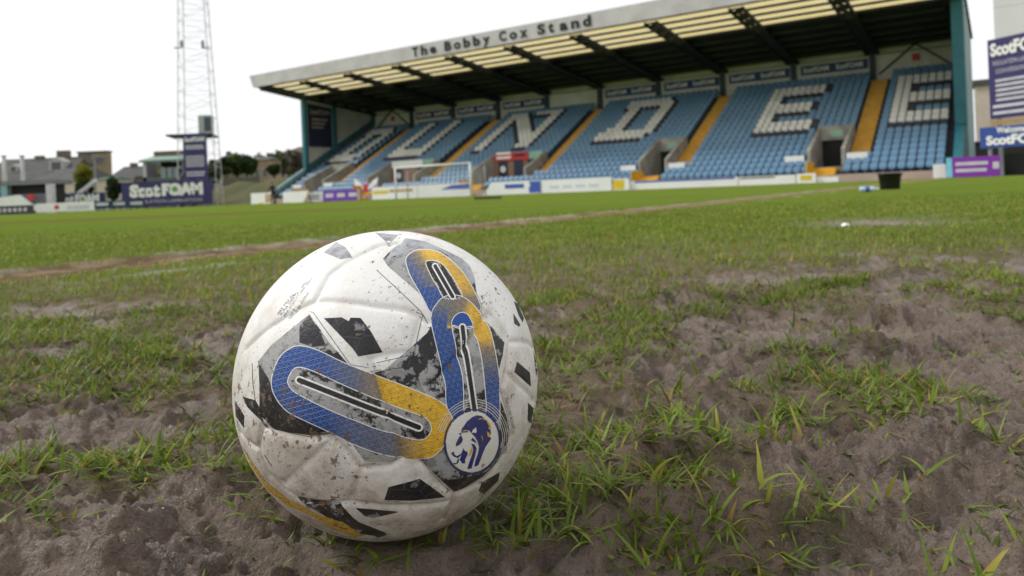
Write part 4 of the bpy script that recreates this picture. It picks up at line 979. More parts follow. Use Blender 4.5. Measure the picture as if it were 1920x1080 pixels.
# ------------------------------------------------------------------ small things on the pitch
p = ground_at(1669, 355)
bk = thing('bucket', 'black plastic bucket standing on the grass', 'bucket', (p.x, p.y, 0)); bk.scale = (1.52,) * 3
def lathe(prof, n_=28, cap=True):
    mb = MB(); k = len(prof); vs_ = [(r * math.cos(2 * math.pi * i / n_), r * math.sin(2 * math.pi * i / n_), z) for i in range(n_) for r, z in prof]
    fs = [(i * k + j, ((i + 1) % n_) * k + j, ((i + 1) % n_) * k + j + 1, i * k + j + 1) for i in range(n_) for j in range(k - 1)]
    mb.add(vs_, fs)
    return mb
BK = mat('black_plastic', (.012, .012, .013), .45, scale=6)
lathe([(0, .0), (.105, .0), (.110, .01), (.130, .185), (.140, .187), (.141, .200), (.133, .203), (.126, .196), (.105, .02), (0, .02)]).build('pail', BK, bk, True)
hd = MB(); prev = None
for k in range(13):
    a = math.pi * k / 12; q = Vector((.139 * math.cos(a), -.02 - .10 * math.sin(a), .192 - .05 * math.sin(a)))
    if prev: hd.tube(prev, q, .004, n=6)
    prev = q
hd.build('handle', BK, bk)
p = ground_at(1628, 360)
bt = thing('plastic_bottle', 'pale blue crumpled plastic bottle lying on the grass beside the bucket', 'bottle', (p.x, p.y, .047), 0); bt.scale = (1.3,) * 3
bt.rotation_euler = (math.radians(90), 0, math.radians(80))
CLR = mat('pale_blue_plastic', (.55, .68, .76), .2, (.42, .58, .72), scale=18, spec=.6)
lathe([(0, -.10), (.030, -.10), (.034, -.09), (.031, -.05), (.034, -.01), (.030, .03), (.033, .05), (.024, .08), (.013, .095), (.013, .105), (0, .105)], 16).build('body', CLR, bt, True)
lathe([(0, .106), (.015, .106), (.015, .122), (0, .122)], 12).build('cap', WHITEP, bt, True)
lathe([(.0345, -.04), (.0350, -.04), (.0350, .012), (.0345, .012)], 16).build('label_band', MBLUE, bt, True)
p = at(915, 374, 24.0); p.z = 0
sp = thing('rake', 'flat dark rake lying on the grass right of the goal', 'rake', (p.x, p.y, .02), math.radians(-8))
MB().box(-.45, .45, -.02, .02, .03, .09).build('head', DKSTEEL, sp)
for k in range(12): MB().box(-.43 + .075 * k, -.415 + .075 * k, -.012, .012, -.02, .03).build('tine', DKSTEEL, sp)
MB().tube((.1, 0, .06), (-.55, .9, .05), .015, n=8).build('handle', mat('wood_handle', (.22, .15, .08), .6), sp)
p = ground_at(1586, 432); sc2 = thing('paper_scrap', 'small white scrap of paper lying on the turf', 'scrap', (p.x, p.y, .02))
sm = MB(); sm.add([(-.018, -.01, 0), (.0, -.014, .008), (.02, -.008, .002), (.018, .012, .010), (-.002, .014, .016), (-.02, .010, .006)], [(0, 1, 4, 5), (1, 2, 3, 4)]); o = sm.build('sheet', WHITEP, sc2)
md = o.modifiers.new('thickness', 'SOLIDIFY'); md.thickness = .001

# ------------------------------------------------------------------ person
pp = at(513, 381, 60.0)
person = thing('person', 'person in dark jacket and trousers leaning to the boards by the stand', 'person', (pp.x, pp.y, 0), math.radians(20))
def skin_body():
    J = [(0, 0, .95, .13, .10), (0, -.02, 1.15, .14, .10), (-.03, -.05, 1.36, .16, .11), (-.05, -.08, 1.47, .07, .06), (-.07, -.11, 1.56, .075, .085), (-.08, -.13, 1.68, .075, .09), (-.08, -.13, 1.74, .05, .06),
         (.17, -.06, 1.40, .06, .06), (.25, -.10, 1.14, .05, .05), (.22, -.22, .93, .04, .04), (.21, -.28, .85, .035, .04),
         (-.22, -.08, 1.38, .06, .06), (-.34, -.20, 1.15, .05, .05), (-.46, -.34, .98, .04, .04), (-.51, -.40, .92, .035, .04),
         (.10, 0, .90, .09, .09), (.13, -.03, .50, .065, .065), (.14, .03, .09, .045, .05), (.15, -.12, .04, .045, .035), (-.10, 0, .90, .09, .09), (-.14, -.06, .50, .065, .065), (-.16, .0, .09, .045, .05), (-.17, -.15, .04, .045, .035)]
    E = [(0, 1), (1, 2), (2, 3), (3, 4), (4, 5), (5, 6), (2, 7), (7, 8), (8, 9), (9, 10), (2, 11), (11, 12), (12, 13), (13, 14), (0, 15), (15, 16), (16, 17), (17, 18), (0, 19), (19, 20), (20, 21), (21, 22)]
    me = bpy.data.meshes.new('body'); me.from_pydata([j[:3] for j in J], E, []); o = link('body', me, person)
    o.modifiers.new('skin', 'SKIN'); 
    for i, j in enumerate(J): me.skin_vertices[0].data[i].radius = j[3:5]; me.skin_vertices[0].data[i].use_root = (i == 0)
    sb = o.modifiers.new('sub', 'SUBSURF'); sb.levels = 2; sb.render_levels = 2
    m = bpy.data.materials.new('dark_clothes_and_skin'); m.use_nodes = True; N, L = nodes_of(m); b = N['Principled BSDF']; b.inputs['Roughness'].default_value = .8
    tc = N.new('ShaderNodeTexCoord'); s = N.new('ShaderNodeSeparateXYZ'); L.new(tc.outputs['Object'], s.inputs[0])
    g = N.new('ShaderNodeMath'); g.operation = 'GREATER_THAN'; g.inputs[1].default_value = 1.49; L.new(s.outputs[2], g.inputs[0])
    mx = N.new('ShaderNodeMix'); mx.data_type = 'RGBA'; mx.inputs[6].default_value = (.014, .015, .020, 1); mx.inputs[7].default_value = (.42, .24, .17, 1)
    L.new(g.outputs[0], mx.inputs[0]); L.new(mx.outputs[2], b.inputs['Base Color']); me.materials.append(m); return o
skin_body()
hb = bmesh.new(); bmesh.ops.create_icosphere(hb, subdivisions=3, radius=.098)
for v in hb.verts: v.co.y *= 1.12
bmesh.ops.delete(hb, geom=[v for v in hb.verts if v.co.z < -.01 and v.co.y < .03 or v.co.z < -.06], context='VERTS')
me = bpy.data.meshes.new('hair'); hb.to_mesh(me); hb.free(); me.materials.append(mat('brown_hair', (.06, .035, .02), .8)); o = link('hair', me, person); o.location = (-.08, -.115, 1.70)
for s in (-1, 1):                                        # hands with fingers
    hc = Vector((.21, -.29, .82)) if s > 0 else Vector((-.53, -.42, .90)); hm = MB()
    hm.box(hc.x - .02, hc.x + .02, hc.y - .04, hc.y + .04, hc.z - .05, hc.z + .04)
    for f in range(4): hm.tube((hc.x, hc.y - .03 + .02 * f, hc.z - .04), (hc.x - .02, hc.y - .035 + .02 * f, hc.z - .115 + .008 * abs(f - 1.5)), .010, .007, 6)
    hm.tube((hc.x, hc.y - .035, hc.z + .01), (hc.x - .02, hc.y - .075, hc.z - .045), .010, .007, 6); hm.build('hand', mat('skin_tone', (.42, .24, .17), .6), person)

# ------------------------------------------------------------------ floodlight tower and signs at the far corner
D1 = 88.0
tb = at(378, 385, D1); tw = thing('floodlight_tower', 'tall glare-paled steel lattice floodlight tower with a small cabin', 'tower', (tb.x, tb.y, 0), math.radians(12))
STL = mat('pale_galvanised_steel', (.30, .31, .33), .5, (.24, .25, .27), scale=1)
TWS = mat('glare_paled_steel', (.60, .61, .63), .5); HT = 46.0; wb, wt = 2.15, .72  # steel lightened: the glare of the bright sky is put into its colour
def leg(sx, sy, z): k = wb + (wt - wb) * z / HT; return Vector((sx * k, sy * k, z))
for sx, sy in ((-1, -1), (1, -1), (1, 1), (-1, 1)): MB().beam(leg(sx, sy, 0), leg(sx, sy, HT), .085).build('leg', TWS, tw)
lv = [0.0]
while lv[-1] < HT - 1.2: lv.append(lv[-1] + 1.55 - .5 * lv[-1] / HT)
cs = [(-1, -1), (1, -1), (1, 1), (-1, 1)]
for f in range(4):
    mb = MB(); a, b = cs[f], cs[(f + 1) % 4]
    for i in range(len(lv) - 1):
        mb.beam(leg(*a, lv[i]), leg(*b, lv[i]), .028); p_, q_ = (a, b) if i % 2 else (b, a); mb.beam(leg(*p_, lv[i]), leg(*q_, lv[i + 1]), .028)
    mb.build('lacing', TWS, tw)
for z, k in ((HT, 1.3),): 
    c = leg(1, 1, z); MB().box(-c.x * k, c.x * k, -c.y * k, c.y * k, z, z + .12).build('platform', DKSTEEL if z > 40 else STL, tw)
for s in (-1, 1): MB().box(s * 1.5 - .5, s * 1.5 + .3, -1.7, -1.55, 18.3, 18.42).build('bracket', STL, tw); MB().box(s * 1.15 - .14, s * 1.15 + .14, -1.75, -1.5, 18.43, 19.2).build('lamp_box', STL, tw)
MB().box(-3.1, 1.9, -2.3, 2.0, 8.15, 8.35).build('platform', DKSTEEL, tw)
cbn = MB().box(.35, 1.75, -1.9, -.2, 8.4, 10.5).build('cabin', mat('pale_cabin_wall', (.40, .45, .44), .6), tw); MB().box(1.0, 1.72, -1.97, -1.91, 8.7, 10.3).build('cabin_window', mat('dark_cabin_glass', (.06, .075, .10), .25), cbn)
def sign(name, label, cat, x0, x1, y0, y1, d, m, z_to_ground=True, thick=.12, rz=None, posts=2, group=None):
    """an upright panel facing the camera's side of the ground; pixel box -> real width and height at depth d"""
    a, b = at(x0, (y0 + y1) / 2, d), at(x1, (y0 + y1) / 2, d); zt, zb = at((x0 + x1) / 2, y0, d).z, at((x0 + x1) / 2, y1, d).z
    w = (b.x - a.x) / 2; t = thing(name, label, cat, ((a.x + b.x) / 2, d, 0), rz or 0.0, group)
    pnl = MB().box(-w, w, 0, thick, zb, zt).build('panel', m, t)
    for k in range(posts):
        x = -w * .8 + 1.6 * w * k / max(posts - 1, 1); MB().box(x - .08, x + .08, thick, thick + .16, 0, zt - .1).build('post', STL, t)
    return t, pnl, w, zb, zt
t, p_, w, zb, zt = sign('advertising_hoarding', 'large navy hoarding reading ScotFOAM with a green dot in the O', 'hoarding', 228, 398, 339, 385, 84.0, NAVY, posts=5)
def scotfoam(parent, x0, w, z0, h, y=-.03, dot=True):
    lettering(parent, 'Scot', (x0, y, z0), (1, 0, 0), (0, 0, 1), w * .42, h, WHITEP, .07, .90)
    lettering(parent, 'FOAM', (x0 + w * .44, y, z0 + h * .04), (1, 0, 0), (0, 0, 1), w * .56, h * .96, WHITEP, .075, .90)
    if dot: mb = MB(); c = (x0 + w * .625, y - .03, z0 + h * .5); mb.tube(c, (c[0], c[1] - .03, c[2]), h * .17, n=18); mb.build('green_dot', mat('green_print', (.16, .45, .06), .5), parent)
scotfoam(p_, -w * .82, w * 1.62, zb + (zt - zb) * .36, (zt - zb) * .54)
lettering(p_, 'INSULATION LAMINATION', (-w * .72, -.03, zb + (zt - zb) * .12), (1, 0, 0), (0, 0, 1), w * 1.5, (zt - zb) * .13, PALE, .0)
t, p_, w, zb, zt = sign('tower_banner', 'tall navy banner with white lines of text hung below the tower platform', 'banner', 344, 388, 250, 336, 85.0, NAVY, posts=2)
lettering(p_, 'ScotFOAM', (-w * .85, -.03, zt - .95), (1, 0, 0), (0, 0, 1), w * 1.7, .55, WHITEP, .04)
for k, (f, g) in enumerate(((1.35, .16), (1.62, .16), (2.55, .14), (2.82, .14), (3.09, .14), (3.36, .14), (3.63, .14), (4.35, .18), (4.68, .18))): MB().box(-w * .8, w * (.8 if k % 2 else .72), -.03, -.01, zt - f - g, zt - f).build('text_line', PALE, p_)

# ------------------------------------------------------------------ boards along the far touchline, left
def farboard(label, x0, x1, y0, y1, d, m, rz=0.0): return sign('advertising_board', label, 'board', x0, x1, y0, y1, d, m, thick=.1, rz=rz, posts=3, group='boards along the far touchline')
t, p_, w, zb, zt = farboard('long white board with a small red mark along the far touchline', 67, 176, 380, 397, 66.0, WHITEP); MB().box(-w * .35, -w * .2, -.03, -.01, zb + .25, zt - .2).build('print', REDP, p_)
for k in range(7): MB().box(w * (.1 + .11 * k), w * (.17 + .11 * k), -.03, -.01, zb + .2, zb + .55).build('print', PALE, p_)
DTEAL = mat('dark_teal_board', (.012, .055, .085), .5)
for i, (a, b) in enumerate(((177, 208), (209, 239), (240, 272))):
    t, p_, w, zb, zt = farboard('%s of three dark teal boards right of the long white one' % ('first', 'second', 'third')[i], a, b, 377 - i, 391 - i, 68.0 + i, DTEAL); MB().box(-w * .75, w * .7, -.03, -.01, zb + .25, zt - .15).build('print', PALE, p_)
t, p_, w, zb, zt = farboard('dark grey board with pale print below the dugout', -30, 62, 386, 402, 62.0, mat('dark_grey_board', (.045, .05, .065), .5))
for k in range(8): MB().box(-w * .85 + k * w * .21, -w * .72 + k * w * .21, -.03, -.01, zb + .2, zt - .2).build('print', PALE, p_)
t, p_, w, zb, zt = sign('advertising_hoarding', 'lower navy ScotFOAM hoarding partly hidden behind the long white board', 'hoarding', 84, 196, 363, 386, 74.0, NAVY, posts=3); scotfoam(p_, -w * .62, w * 1.45, zb + .15, (zt - zb) * .8)

# dugout with white canopy at the far left
d = 66.0; c = at(22, 372, d)
dg = thing('dugout', 'dark fronted dugout with pale frame and white sloping cover', 'dugout', (c.x, d + 2, 0))
zt = at(22, 338, d).z; z1 = at(22, 346, d).z; z2 = at(22, 364, d).z; ww = 1.75
MB().box(-ww, ww, .6, 3.0, 0, z1).build('back_box', BLACKV, dg); MB().box(-ww - .45, ww + .6, -.1, 3.2, z1, zt).build('roof', mat('grey_roof_sheet', (.20, .21, .22), .6), dg)  # the black back box paints the shade inside the dugout
for x in (-ww - .25, ww + .35): MB().box(x - .28, x + .28, -.05, .5, 0, z1).build('side_frame', TEALP if x < 0 else PALE, dg)
MB().box(-ww, ww, .0, .4, 0, z2).build('front_wall', mat('mid_grey_panel', (.16, .165, .18), .6), dg)
MB().prism([(-ww - 1.2, -.5, .3), (ww * .9, -.5, .3), (-ww * .2, -.5, 1.75), (-ww - 1.2, -.5, 1.5)], (0, .2, 0)).build('white_cover', WHITEP, dg); MB().box(.5, 1.0, -.62, -.45, 1.25, 1.75).build('red_panel', REDP, dg)
for i, x in enumerate((14, 48)):
    a, b = at(x - 4, 346, 70.0), at(x - 8, 293, 70.0); ps = thing('white_mast', 'broad white mast standing behind the dugout roof', 'mast', (a.x, 70.0, 0), 0, 'white masts behind the dugout')
    MB().tube((0, 0, 0), (-.04, 0, b.z), .20, .17, 12).build('shaft', mat('dull_white_paint', (.46, .46, .44), .6), ps, True); MB().box(-.24, .16, -.2, .2, b.z, b.z + .06).build('cap', STL, ps)
a = at(179, 340, 80.0); b = at(177, 294, 80.0); lp = thing('lamp_post', 'slim grey lamp post beside the yellow green conifer', 'lamp post', (a.x, 80.0, 0)); MB().tube((0, 0, 0), (0, 0, b.z), .09, .06, 8).build('shaft', STL, lp); MB().box(-.25, .25, -.15, .15, b.z, b.z + .12).build('lamp_head', STL, lp)
a, b = at(146, 364, 76.0), at(180, 338, 76.0); rp = thing('ramp_rail', 'sloping grey ramp rail in front of the cream wall', 'rail', (a.x, 76.0, 0)); MB().beam((0, 0, a.z), (b.x - a.x, 0, b.z), .3, .35).build('rail', PALE, rp)
for k in (0.05, .5, .95): MB().beam(((b.x - a.x) * k, 0, 0), ((b.x - a.x) * k, 0, a.z + (b.z - a.z) * k), .1).build('post', STL, rp)

# ------------------------------------------------------------------ houses and other buildings
SLATE = mat('grey_slate', (.085, .084, .080), .8, (.060, .060, .060), scale=1.2); SAND = mat('sandstone', (.16, .13, .10), .85, scale=.8); CREAM = mat('cream_render', (.62, .53, .46), .8, (.54, .46, .40), scale=.6); GLASS = mat('dark_window_glass', (.05, .06, .07), .15, spec=.6); WFR = mat('white_window_frame', (.40, .40, .39), .5)
def house(name, label, x0, x1, yeave, yridge, d, wall, roof, depth=9.0, chim=(), win=0, gable_in=.12, dormers=(), windows_y=None, group=None):
    a, b = at(x0, yeave, d), at(x1, yeave, d); w = (b.x - a.x) / 2; ze, zr = (a.z + b.z) / 2, at((x0 + x1) / 2, yridge, d).z
    t = thing(name, label, 'house' if 'house' in name else 'building', ((a.x + b.x) / 2, d, 0), 0, group)
    wl = MB().box(-w, w, 0, depth, -.5, ze).build('wall', wall, t)
    gi = gable_in * w; rf = MB(); dz = .25
    V = [(-w - .2, -.3, ze - .05), (w + .2, -.3, ze - .05), (w + .2, depth + .3, ze - .05), (-w - .2, depth + .3, ze - .05), (-w + gi, depth / 2, zr), (w - gi, depth / 2, zr)]
    rf.add(V, [(0, 1, 5, 4), (2, 3, 4, 5), (1, 2, 5), (3, 0, 4), (3, 2, 1, 0)]); rf = rf.build('roof', roof, t)
    for cx, cw, ch in chim:
        x = -w + 2 * w * cx; k = MB().box(x - cw / 2, x + cw / 2, depth / 2 - .5, depth / 2 + .5, zr - 1.2, zr + ch).build('chimney', SAND, rf)
    for cx, s in dormers:
        x = -w + 2 * w * cx; f = .42; y = depth / 2 * f; z = ze + (zr - ze) * f
        MB().prism([(x - s, y - .4, z - .3), (x + s, y - .4, z - .3), (x + s, y - .4, z + s * 1.1), (x, y - .4, z + s * 1.7), (x - s, y - .4, z + s * 1.1)], (0, 2.2, 0)).build('dormer', WFR, rf); MB().box(x - s * .6, x + s * .6, y - .45, y - .41, z, z + s).build('pane', GLASS, rf)
    for k in range(win):
        x = -w + 2 * w * (k + .5) / win; ws = min(.55, w / win * .5); zc = ze * .55 if windows_y is None else windows_y
        fr = MB().box(x - ws - .08, x + ws + .08, -.05, .02, zc - .85, zc + .85).build('window', WFR, t); MB().box(x - ws, x + ws, -.08, -.052, zc - .75, zc + .75).build('pane', GLASS, fr)
    return t
house('tenement_house', 'long slate roofed tenement with chimneys and white dormers behind the dugout', -40, 124, 338, 293, 120.0, SAND, SLATE, 12, [(.44, 1.2, .4), (.73, 1.9, 1.1), (.975, 1.3, .3)], 6, .02, [(.30, .7), (.80, 1.2)])
house('clubhouse_building', 'low cream building with dark slate roof and narrow windows', 52, 141, 341, 312, 96.0, CREAM, SLATE, 12, [], 7, .25, windows_y=1.6)
house('cream_outbuilding', 'small cream outbuilding with green eaves right of the conifer', 172, 206, 336, 331, 97.0, CREAM, mat('green_roof_sheet', (.03, .11, .07), .6), 6, [], 1, .02, windows_y=1.5)
house('slate_house', 'low wide slate roofed house in front of the flat brown block', 196, 275, 338, 309, 130.0, SAND, SLATE, 12, [(.3, 1.0, .6), (.7, 1.0, .6)], 4, .12)
house('slate_house', 'slate roofed house with a steep side slope beside the green roofed shelter', 252, 300, 330, 300, 128.0, SAND, SLATE, 10, [(.6, 1.0, .8)], 2, .1)
a, b = at(146, 287, 170.0), at(200, 287, 170.0); bl = thing('flat_block', 'flat roofed block of brown brick and navy cladding above the rooftops', 'building', ((a.x + b.x) / 2, 170, 0)); w = (b.x - a.x) / 2; zt = a.z
MB().box(-w, w, 0, 2, 0, zt).build('wall', mat('brown_brick_block', (.27, .20, .14), .85), bl); MB().box(-w - .02, -w * .1, -.1, .0, zt - 4.2, zt - .3).build('cladding_panel', mat('navy_cladding', (.05, .06, .10), .5), bl)
for x in (-.75, -.4, .15, .5): f = MB().box(w * x, w * x + 1.2, -.2, -.1, zt - 2.6, zt - 1.0).build('window', WFR, bl); MB().box(w * x + .1, w * x + 1.1, -.24, -.2, zt - 2.5, zt - 1.1).build('pane', GLASS, f)
MB().box(-w - .2, w + .2, -.3, 2.2, zt, zt + .3).build('roof', SLATE, bl)
# shelter with a pale green roof
d = 92.0; a, b = at(268, 312, d), at(338, 312, d); w = (b.x - a.x) / 2; sh = thing('viewing_shelter', 'open fronted shelter with pale green roof and dark interior left of the tower', 'shelter', ((a.x + b.x) / 2, d, 0))
ze, zr = at(303, 300, d).z, at(303, 290, d).z; zw = at(303, 322, d).z; PGR = mat('pale_green_roof', (.25, .36, .31), .6)
MB().prism([(-w * 1.1, -.6, ze), (w * 1.1, -.6, ze), (w * 1.02, 2.5, zr), (-w * .95, 2.5, zr)], (0, .1, -.25)).build('roof', PGR, sh); MB().box(-w * .9, w * .75, 2.4, 3.5, zr - .1, zr + .6).build('roof_box', SAND, sh)
MB().box(-w, w, 4.0, 4.3, 0, ze).build('back_wall', mat('dark_interior', (.016, .017, .018), .8), sh)
for x, m in ((-w, PALE), (w * .92, DKSTEEL)): MB().box(x, x + .35, 0, 4, 0, ze - .05).build('side_wall', m, sh)
MB().box(-w, w, 0, .2, 0, zw - .6).build('front_wall', mat('grey_green_wall', (.13, .15, .14), .7), sh)
for k in range(3): MB().box(-w * .05 + k * w * .34, -w * .05 + k * w * .34 + w * .28, -.06, .0, zw - .8, zw + .5).build('pane', mat('pale_pane', (.26, .33, .34), .2), sh)
MB().box(-w * .42, -w * .1, .8, 1.2, zw - .2, zw + .7).build('yellow_panel', mat('dull_yellow', (.35, .33, .08), .6), sh)

# ------------------------------------------------------------------ bank, hill, trees
def mound(name, pts, m, res=40, rough=.6, seed=0, kind=True):
    """terrain ridge: list of (x, y, height, radius x, radius y)"""
    xs = [p[0] for p in pts]; ys = [p[1] for p in pts]; R = max(max(p[3], p[4]) for p in pts) * 2.6
    X, Y = np.meshgrid(np.linspace(min(xs) - R, max(xs) + R, res * 2), np.linspace(min(ys) - R, max(ys) + R, res)); Z = np.full_like(X, -.6)
    for x, y, h, rx, ry in pts: Z = np.maximum(Z, (h + .6) * np.exp(-(((X - x) / rx) ** 2 + ((Y - y) / ry) ** 2)) - .6)
    Z += rough * (fbm(X * .35, Y * .35, seed, 4) - .5) * (Z > -.3)
    idx = np.arange(X.size).reshape(X.shape); q = np.stack([idx[:-1, :-1], idx[:-1, 1:], idx[1:, 1:], idx[1:, :-1]], -1).reshape(-1, 4)
    return structure(link(name, np_mesh(name, np.stack([X, Y, Z], -1).reshape(-1, 3), q, m)))
BANK = mat('rough_bank_grass', (.115, .095, .038), .9, (.060, .072, .022), scale=.25, detail=7, bump=.5, bscale=3); HILL = mat('wooded_hill', (.060, .060, .045), .9, (.095, .085, .065), scale=.05, detail=8, bump=.6, bscale=.8)
a = at(500, 352, 100.0); mound('grass_bank', [(a.x + 2, 102, at(510, 333, 100).z, 8, 7), (at(440, 352, 100).x, 104, at(440, 342, 104).z, 8, 7), (at(590, 352, 100).x, 100, 3.5, 7, 8)], BANK, 60, .5, 3)
a = at(540, 300, 320.0); mound('hill', [(a.x + 6, 330, at(548, 277, 330).z, 26, 40), (a.x - 25, 330, at(480, 290, 330).z, 22, 40), (a.x + 40, 330, 20, 34, 40), (a.x - 70, 340, 12, 50, 40), (a.x - 150, 340, 9, 70, 40)], HILL, 60, 2.5, 5)
def leaf_mat(name, c):
    m = attr_mat(name, 'leaf', .6, .25, transl=.2); return m
LEAF = leaf_mat('foliage', None)
def tree(name, label, x, ytop, ybase, wpx, d, col, ground_z=0.0, leaves=2600, shape='round', group=None, seed=0, leaf=.28):
    c = at(x, (ytop + ybase) / 2, d); zt, zb = at(x, ytop, d).z, at(x, ybase, d).z; rx = wpx * d / F_PX / 2; rz_ = (zt - zb) / 2; cz = (zt + zb) / 2
    t = thing(name, label, 'tree', (c.x, d, ground_z), 0, group); r = np.random.default_rng(seed + 100)
    zb0 = zb - ground_z; tk = MB(); tk.tube((0, 0, -.3), (0, 0, cz - ground_z), rx * .10 + .06, rx * .05 + .03, 8)
    for k in range(6):
        a = 2.4 * k; q = zb0 + (cz - zb) * (.2 + .12 * k); tk.tube((0, 0, max(q, .2)), (rx * .6 * math.cos(a), rx * .6 * math.sin(a), q + rz_ * .5), rx * .04 + .02, .02, 6)
    tk.build('trunk', mat('bark', (.06, .045, .032), .9, scale=6), t)
    nb = 26; u = r.normal(size=(nb, 3)); u /= np.linalg.norm(u, axis=1)[:, None]; rr = r.random(nb) ** .4
    bc = u * rr[:, None] * .72 * np.array([rx, rx, rz_]); br = (.34 + .22 * r.random(nb)) * min(rx, rz_)
    if shape == 'cone': k = (bc[:, 2] / rz_ + 1) / 2; bc[:, :2] *= (1.15 - .85 * k)[:, None]; br *= (1.15 - .6 * k)
    bi = r.integers(0, nb, leaves); dv = r.normal(size=(leaves, 3)); dv /= np.linalg.norm(dv, axis=1)[:, None]
    P = bc[bi] + dv * (br[bi] * (.55 + .5 * r.random(leaves)))[:, None]; P[:, 2] += cz - ground_z
    P[:, 2] = np.maximum(P[:, 2], .15)
    e1 = r.normal(size=(leaves, 3)); e1 /= np.linalg.norm(e1, axis=1)[:, None]; e2 = np.cross(e1, r.normal(size=(leaves, 3))); e2 /= np.linalg.norm(e2, axis=1)[:, None]
    s = (leaf * (.5 + r.random(leaves)))[:, None]
    V = np.stack([P - e1 * s, P + e2 * s * .5, P + e1 * s, P - e2 * s * .5], 1).reshape(-1, 3); Fq = np.arange(leaves * 4).reshape(-1, 4)
    tone = (.65 + .7 * r.random(nb))[bi][:, None] * (.75 + .5 * r.random((leaves, 1))); C = np.repeat(np.array(col) * tone, 4, axis=0)
    link('crown', np_mesh('crown', V, Fq, LEAF, False, C, 'leaf'), t); return t
DKG, MDG, YLG, BRG = (.030, .055, .014), (.080, .115, .022), (.20, .19, .018), (.150, .130, .100)  # BRG is lightened and greyed, distance haze put into the tree colour
tree('conifer', 'rounded yellow green conifer in front of the cream building', 156, 304, 352, 33, 90.0, YLG, 0, 3200, 'round', seed=1, leaf=.2)
tree('shrub_tree', 'dark green shrub at the foot of the yellow green conifer', 158, 335, 366, 34, 89.0, DKG, 0, 1800, seed=2, leaf=.2)
tree('shrub_tree', 'dark shrub just left of the large navy hoarding', 212, 330, 378, 30, 90.0, DKG, 0, 2200, seed=3, leaf=.2)
tree('evergreen_tree', 'dense dark evergreen right of the tower, broadest of the row', 462, 291, 328, 40, 112.0, DKG, 0, 3400, seed=4)
tree('evergreen_tree', 'mid green domed evergreen between the tower and the broad dark one', 444, 289, 328, 36, 114.0, MDG, 0, 3000, seed=5)
tree('evergreen_tree', 'dark evergreen directly beside the tower leg', 424, 296, 328, 28, 111.0, DKG, 0, 2400, seed=6)
tree('evergreen_tree', 'low dark evergreen behind the tower banner', 398, 298, 345, 30, 113.0, DKG, 0, 2400, seed=7)
tree('shrub_tree', 'small dark shrub at the top of the bank near the stand', 514, 308, 328, 26, 118.0, DKG, 0, 1800, seed=8)
for i, (x, yt, yb, w_, c_) in enumerate(((486, 284, 312, 26, BRG), (512, 283, 308, 24, MDG), (530, 279, 312, 28, BRG), (550, 276, 310, 30, BRG), (500, 288, 318, 24, BRG), (540, 290, 318, 26, MDG), (560, 282, 318, 24, BRG))):
    tree('hillside_tree', ('bare brown hillside tree', 'greenish hillside tree')[c_ is MDG] + ' above the bank by the stand end', x, yt, yb + 16, w_ + 8, 240.0 + 6 * i, c_, 0, 1300, group='bare hillside trees' if c_ is BRG else 'green hillside trees', seed=20 + i, leaf=.7)
house('brick_house', 'pale brown brick house among the trees on the bank', 474, 503, 300, 292, 150.0, mat('pale_brown_brick', (.30, .21, .15), .85, scale=2), SLATE, 8, [], 2, .05, windows_y=6.0)
house('slate_house', 'small slate house with a chimney at the skyline beside the tower', 414, 440, 295, 288, 190.0, SAND, SLATE, 8, [(.15, 1.0, .8)], 2, .1, windows_y=10)
fw_ = [at(418, 336, 104), at(486, 330, 104)]; fe = thing('retaining_wall', 'pale green rail wall along the top of the bank', 'wall', (fw_[0].x, 104, 0)); MB().prism([(0, 0, 0), (fw_[1].x - fw_[0].x, 0, 0), (fw_[1].x - fw_[0].x, 0, fw_[1].z), (0, 0, fw_[0].z)], (0, .3, 0)).build('wall', mat('mossy_wall', (.14, .15, .11), .9, scale=1), fe)

# ------------------------------------------------------------------ right of the stand
d = 70.0; a = at(1866, 100, d); wb = thing('white_building', 'tall white clad building rising beyond the end of the stand', 'building', (a.x, d, 0), TH); WCL = mat('white_cladding', (.74, .73, .72), .5, (.70, .69, .68), scale=.3)
for k in range(5):
    for j in range(5): MB().box(4.2 * k + .012, 4.2 * k + 4.188, 0, .2, 3.9 * j + .012, 3.9 * j + 3.888).build('cladding_panel', WCL, wb)
MB().box(.0, 21, .2, 12, 0, 19.4).build('wall', WCL, wb)
d = 66.0; a, b = at(1829, 230, d), at(1866, 230, d); zt = at(1846, 160, d).z; cbd = thing('cream_building', 'cream rendered building with dark eaves behind the tall banner', 'building', (a.x, d, 0), TH); MB().box(0, 5.5, 0, 3, 0, zt).build('wall', CREAM, cbd); MB().box(-.2, 5.6, -.3, 3.2, zt, zt + .45).build('roof', SLATE, cbd)
MB().box(.6, 1.4, -.05, .0, 1.2, 3.0).build('door', DOORB, cbd)
def slanted(name, label, cat, x0, x1, d0, d1, yt0, yb0, m, thick=.1):
    a, b = at(x0, yb0, d0), at(x1, yb0, d1); zt = at(x0, yt0, d0).z; zb = a.z
    L_ = math.hypot(b.x - a.x, b.y - a.y); t = thing(name, label, cat, (a.x, a.y, 0), math.atan2(b.y - a.y, b.x - a.x)); p_ = MB().box(0, L_, 0, thick, zb, zt).build('panel', m, t)
    for x in (.35, L_ - .5): MB().box(x, x + .14, thick, thick + .14, 0, zt - .2).build('post', STL, t)
    return t, p_, L_, zb, zt
t, p_, L_, zb, zt = slanted('tall_banner', 'tall navy ScotFOAM banner with lines of white text right of the stand', 'banner', 1857, 1985, 41.0, 37.5, 76, 224, NAVY)
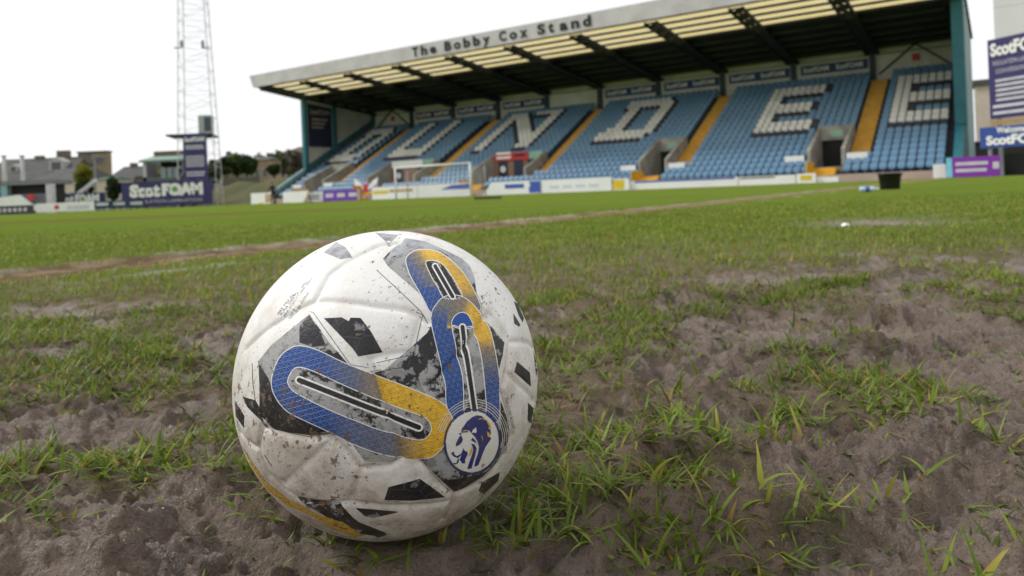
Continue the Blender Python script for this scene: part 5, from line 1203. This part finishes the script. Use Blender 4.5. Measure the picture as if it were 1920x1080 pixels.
lettering(p_, 'ScotFOAM', (.18, -.03, zt - .95), (1, 0, 0), (0, 0, 1), L_ * .9, .72, WHITEP, .045); lettering(p_, 'INSULATION LAMINATION', (.3, -.03, zt - 1.45), (1, 0, 0), (0, 0, 1), L_ * .8, .25, PALE, .0); lettering(p_, 'CONVERSION', (.45, -.03, zt - 1.9), (1, 0, 0), (0, 0, 1), L_ * .45, .24, PALE, .0)
for k in range(5): MB().box(.4, L_ * (.62 - .05 * (k % 2)), -.03, -.01, zt - 2.35 - .26 * k, zt - 2.22 - .26 * k).build('text_line', PALE, p_)
for k in range(2): MB().box(.2, L_ * .75, -.03, -.01, zb + .22 + .36 * k, zb + .38 + .36 * k).build('text_line', PALE, p_)
t, p_, L_, zb, zt = slanted('welcome_board', 'blue board reading Welcome to ScotFOAM under the tall banner', 'board', 1838, 1985, 40.6, 37.2, 240, 279, mat('royal_blue_board', (.030, .075, .33), .45)); lettering(p_, 'Welcome to', (.9, -.03, zb + .75), (1, 0, 0), (0, 0, 1), 1.9, .34, WHITEP, .03); lettering(p_, 'ScotFOAM', (.35, -.03, zb + .14), (1, 0, 0), (0, 0, 1), 3.2, .52, WHITEP, .045)
t, p_, L_, zb, zt = slanted('timber_beam_panel', 'bare timber panel between the tall banner and the blue board', 'panel', 1857, 1985, 40.9, 37.4, 226, 236, mat('bare_timber', (.38, .26, .13), .7))
a, b = at(1877, 325, 45.0), at(1990, 320, 42.0); bw = thing('black_wall', 'low black wall right of the purple board', 'wall', (a.x, a.y, 0), math.atan2(b.y - a.y, b.x - a.x)); MB().box(0, 6, 0, .2, 0, 1.25).build('wall', mat('black_board_wall', (.014, .014, .015), .7), bw); MB().box(-.02, 6.02, -.03, .23, 1.252, 1.30).build('coping', DKSTEEL, bw)
a = at(1822, 262, 58.0); dk = thing('dark_shed', 'dark low shed in the gap behind the end wall', 'shed', (a.x, 58.0, 0)); MB().box(0, 6.0, 0, 2, 0, 2.5).build('wall', mat('dark_brown_wall', (.04, .035, .03), .8), dk); MB().box(-.1, 6.1, -.2, 2.1, 2.502, 2.65).build('roof', DKSTEEL, dk)
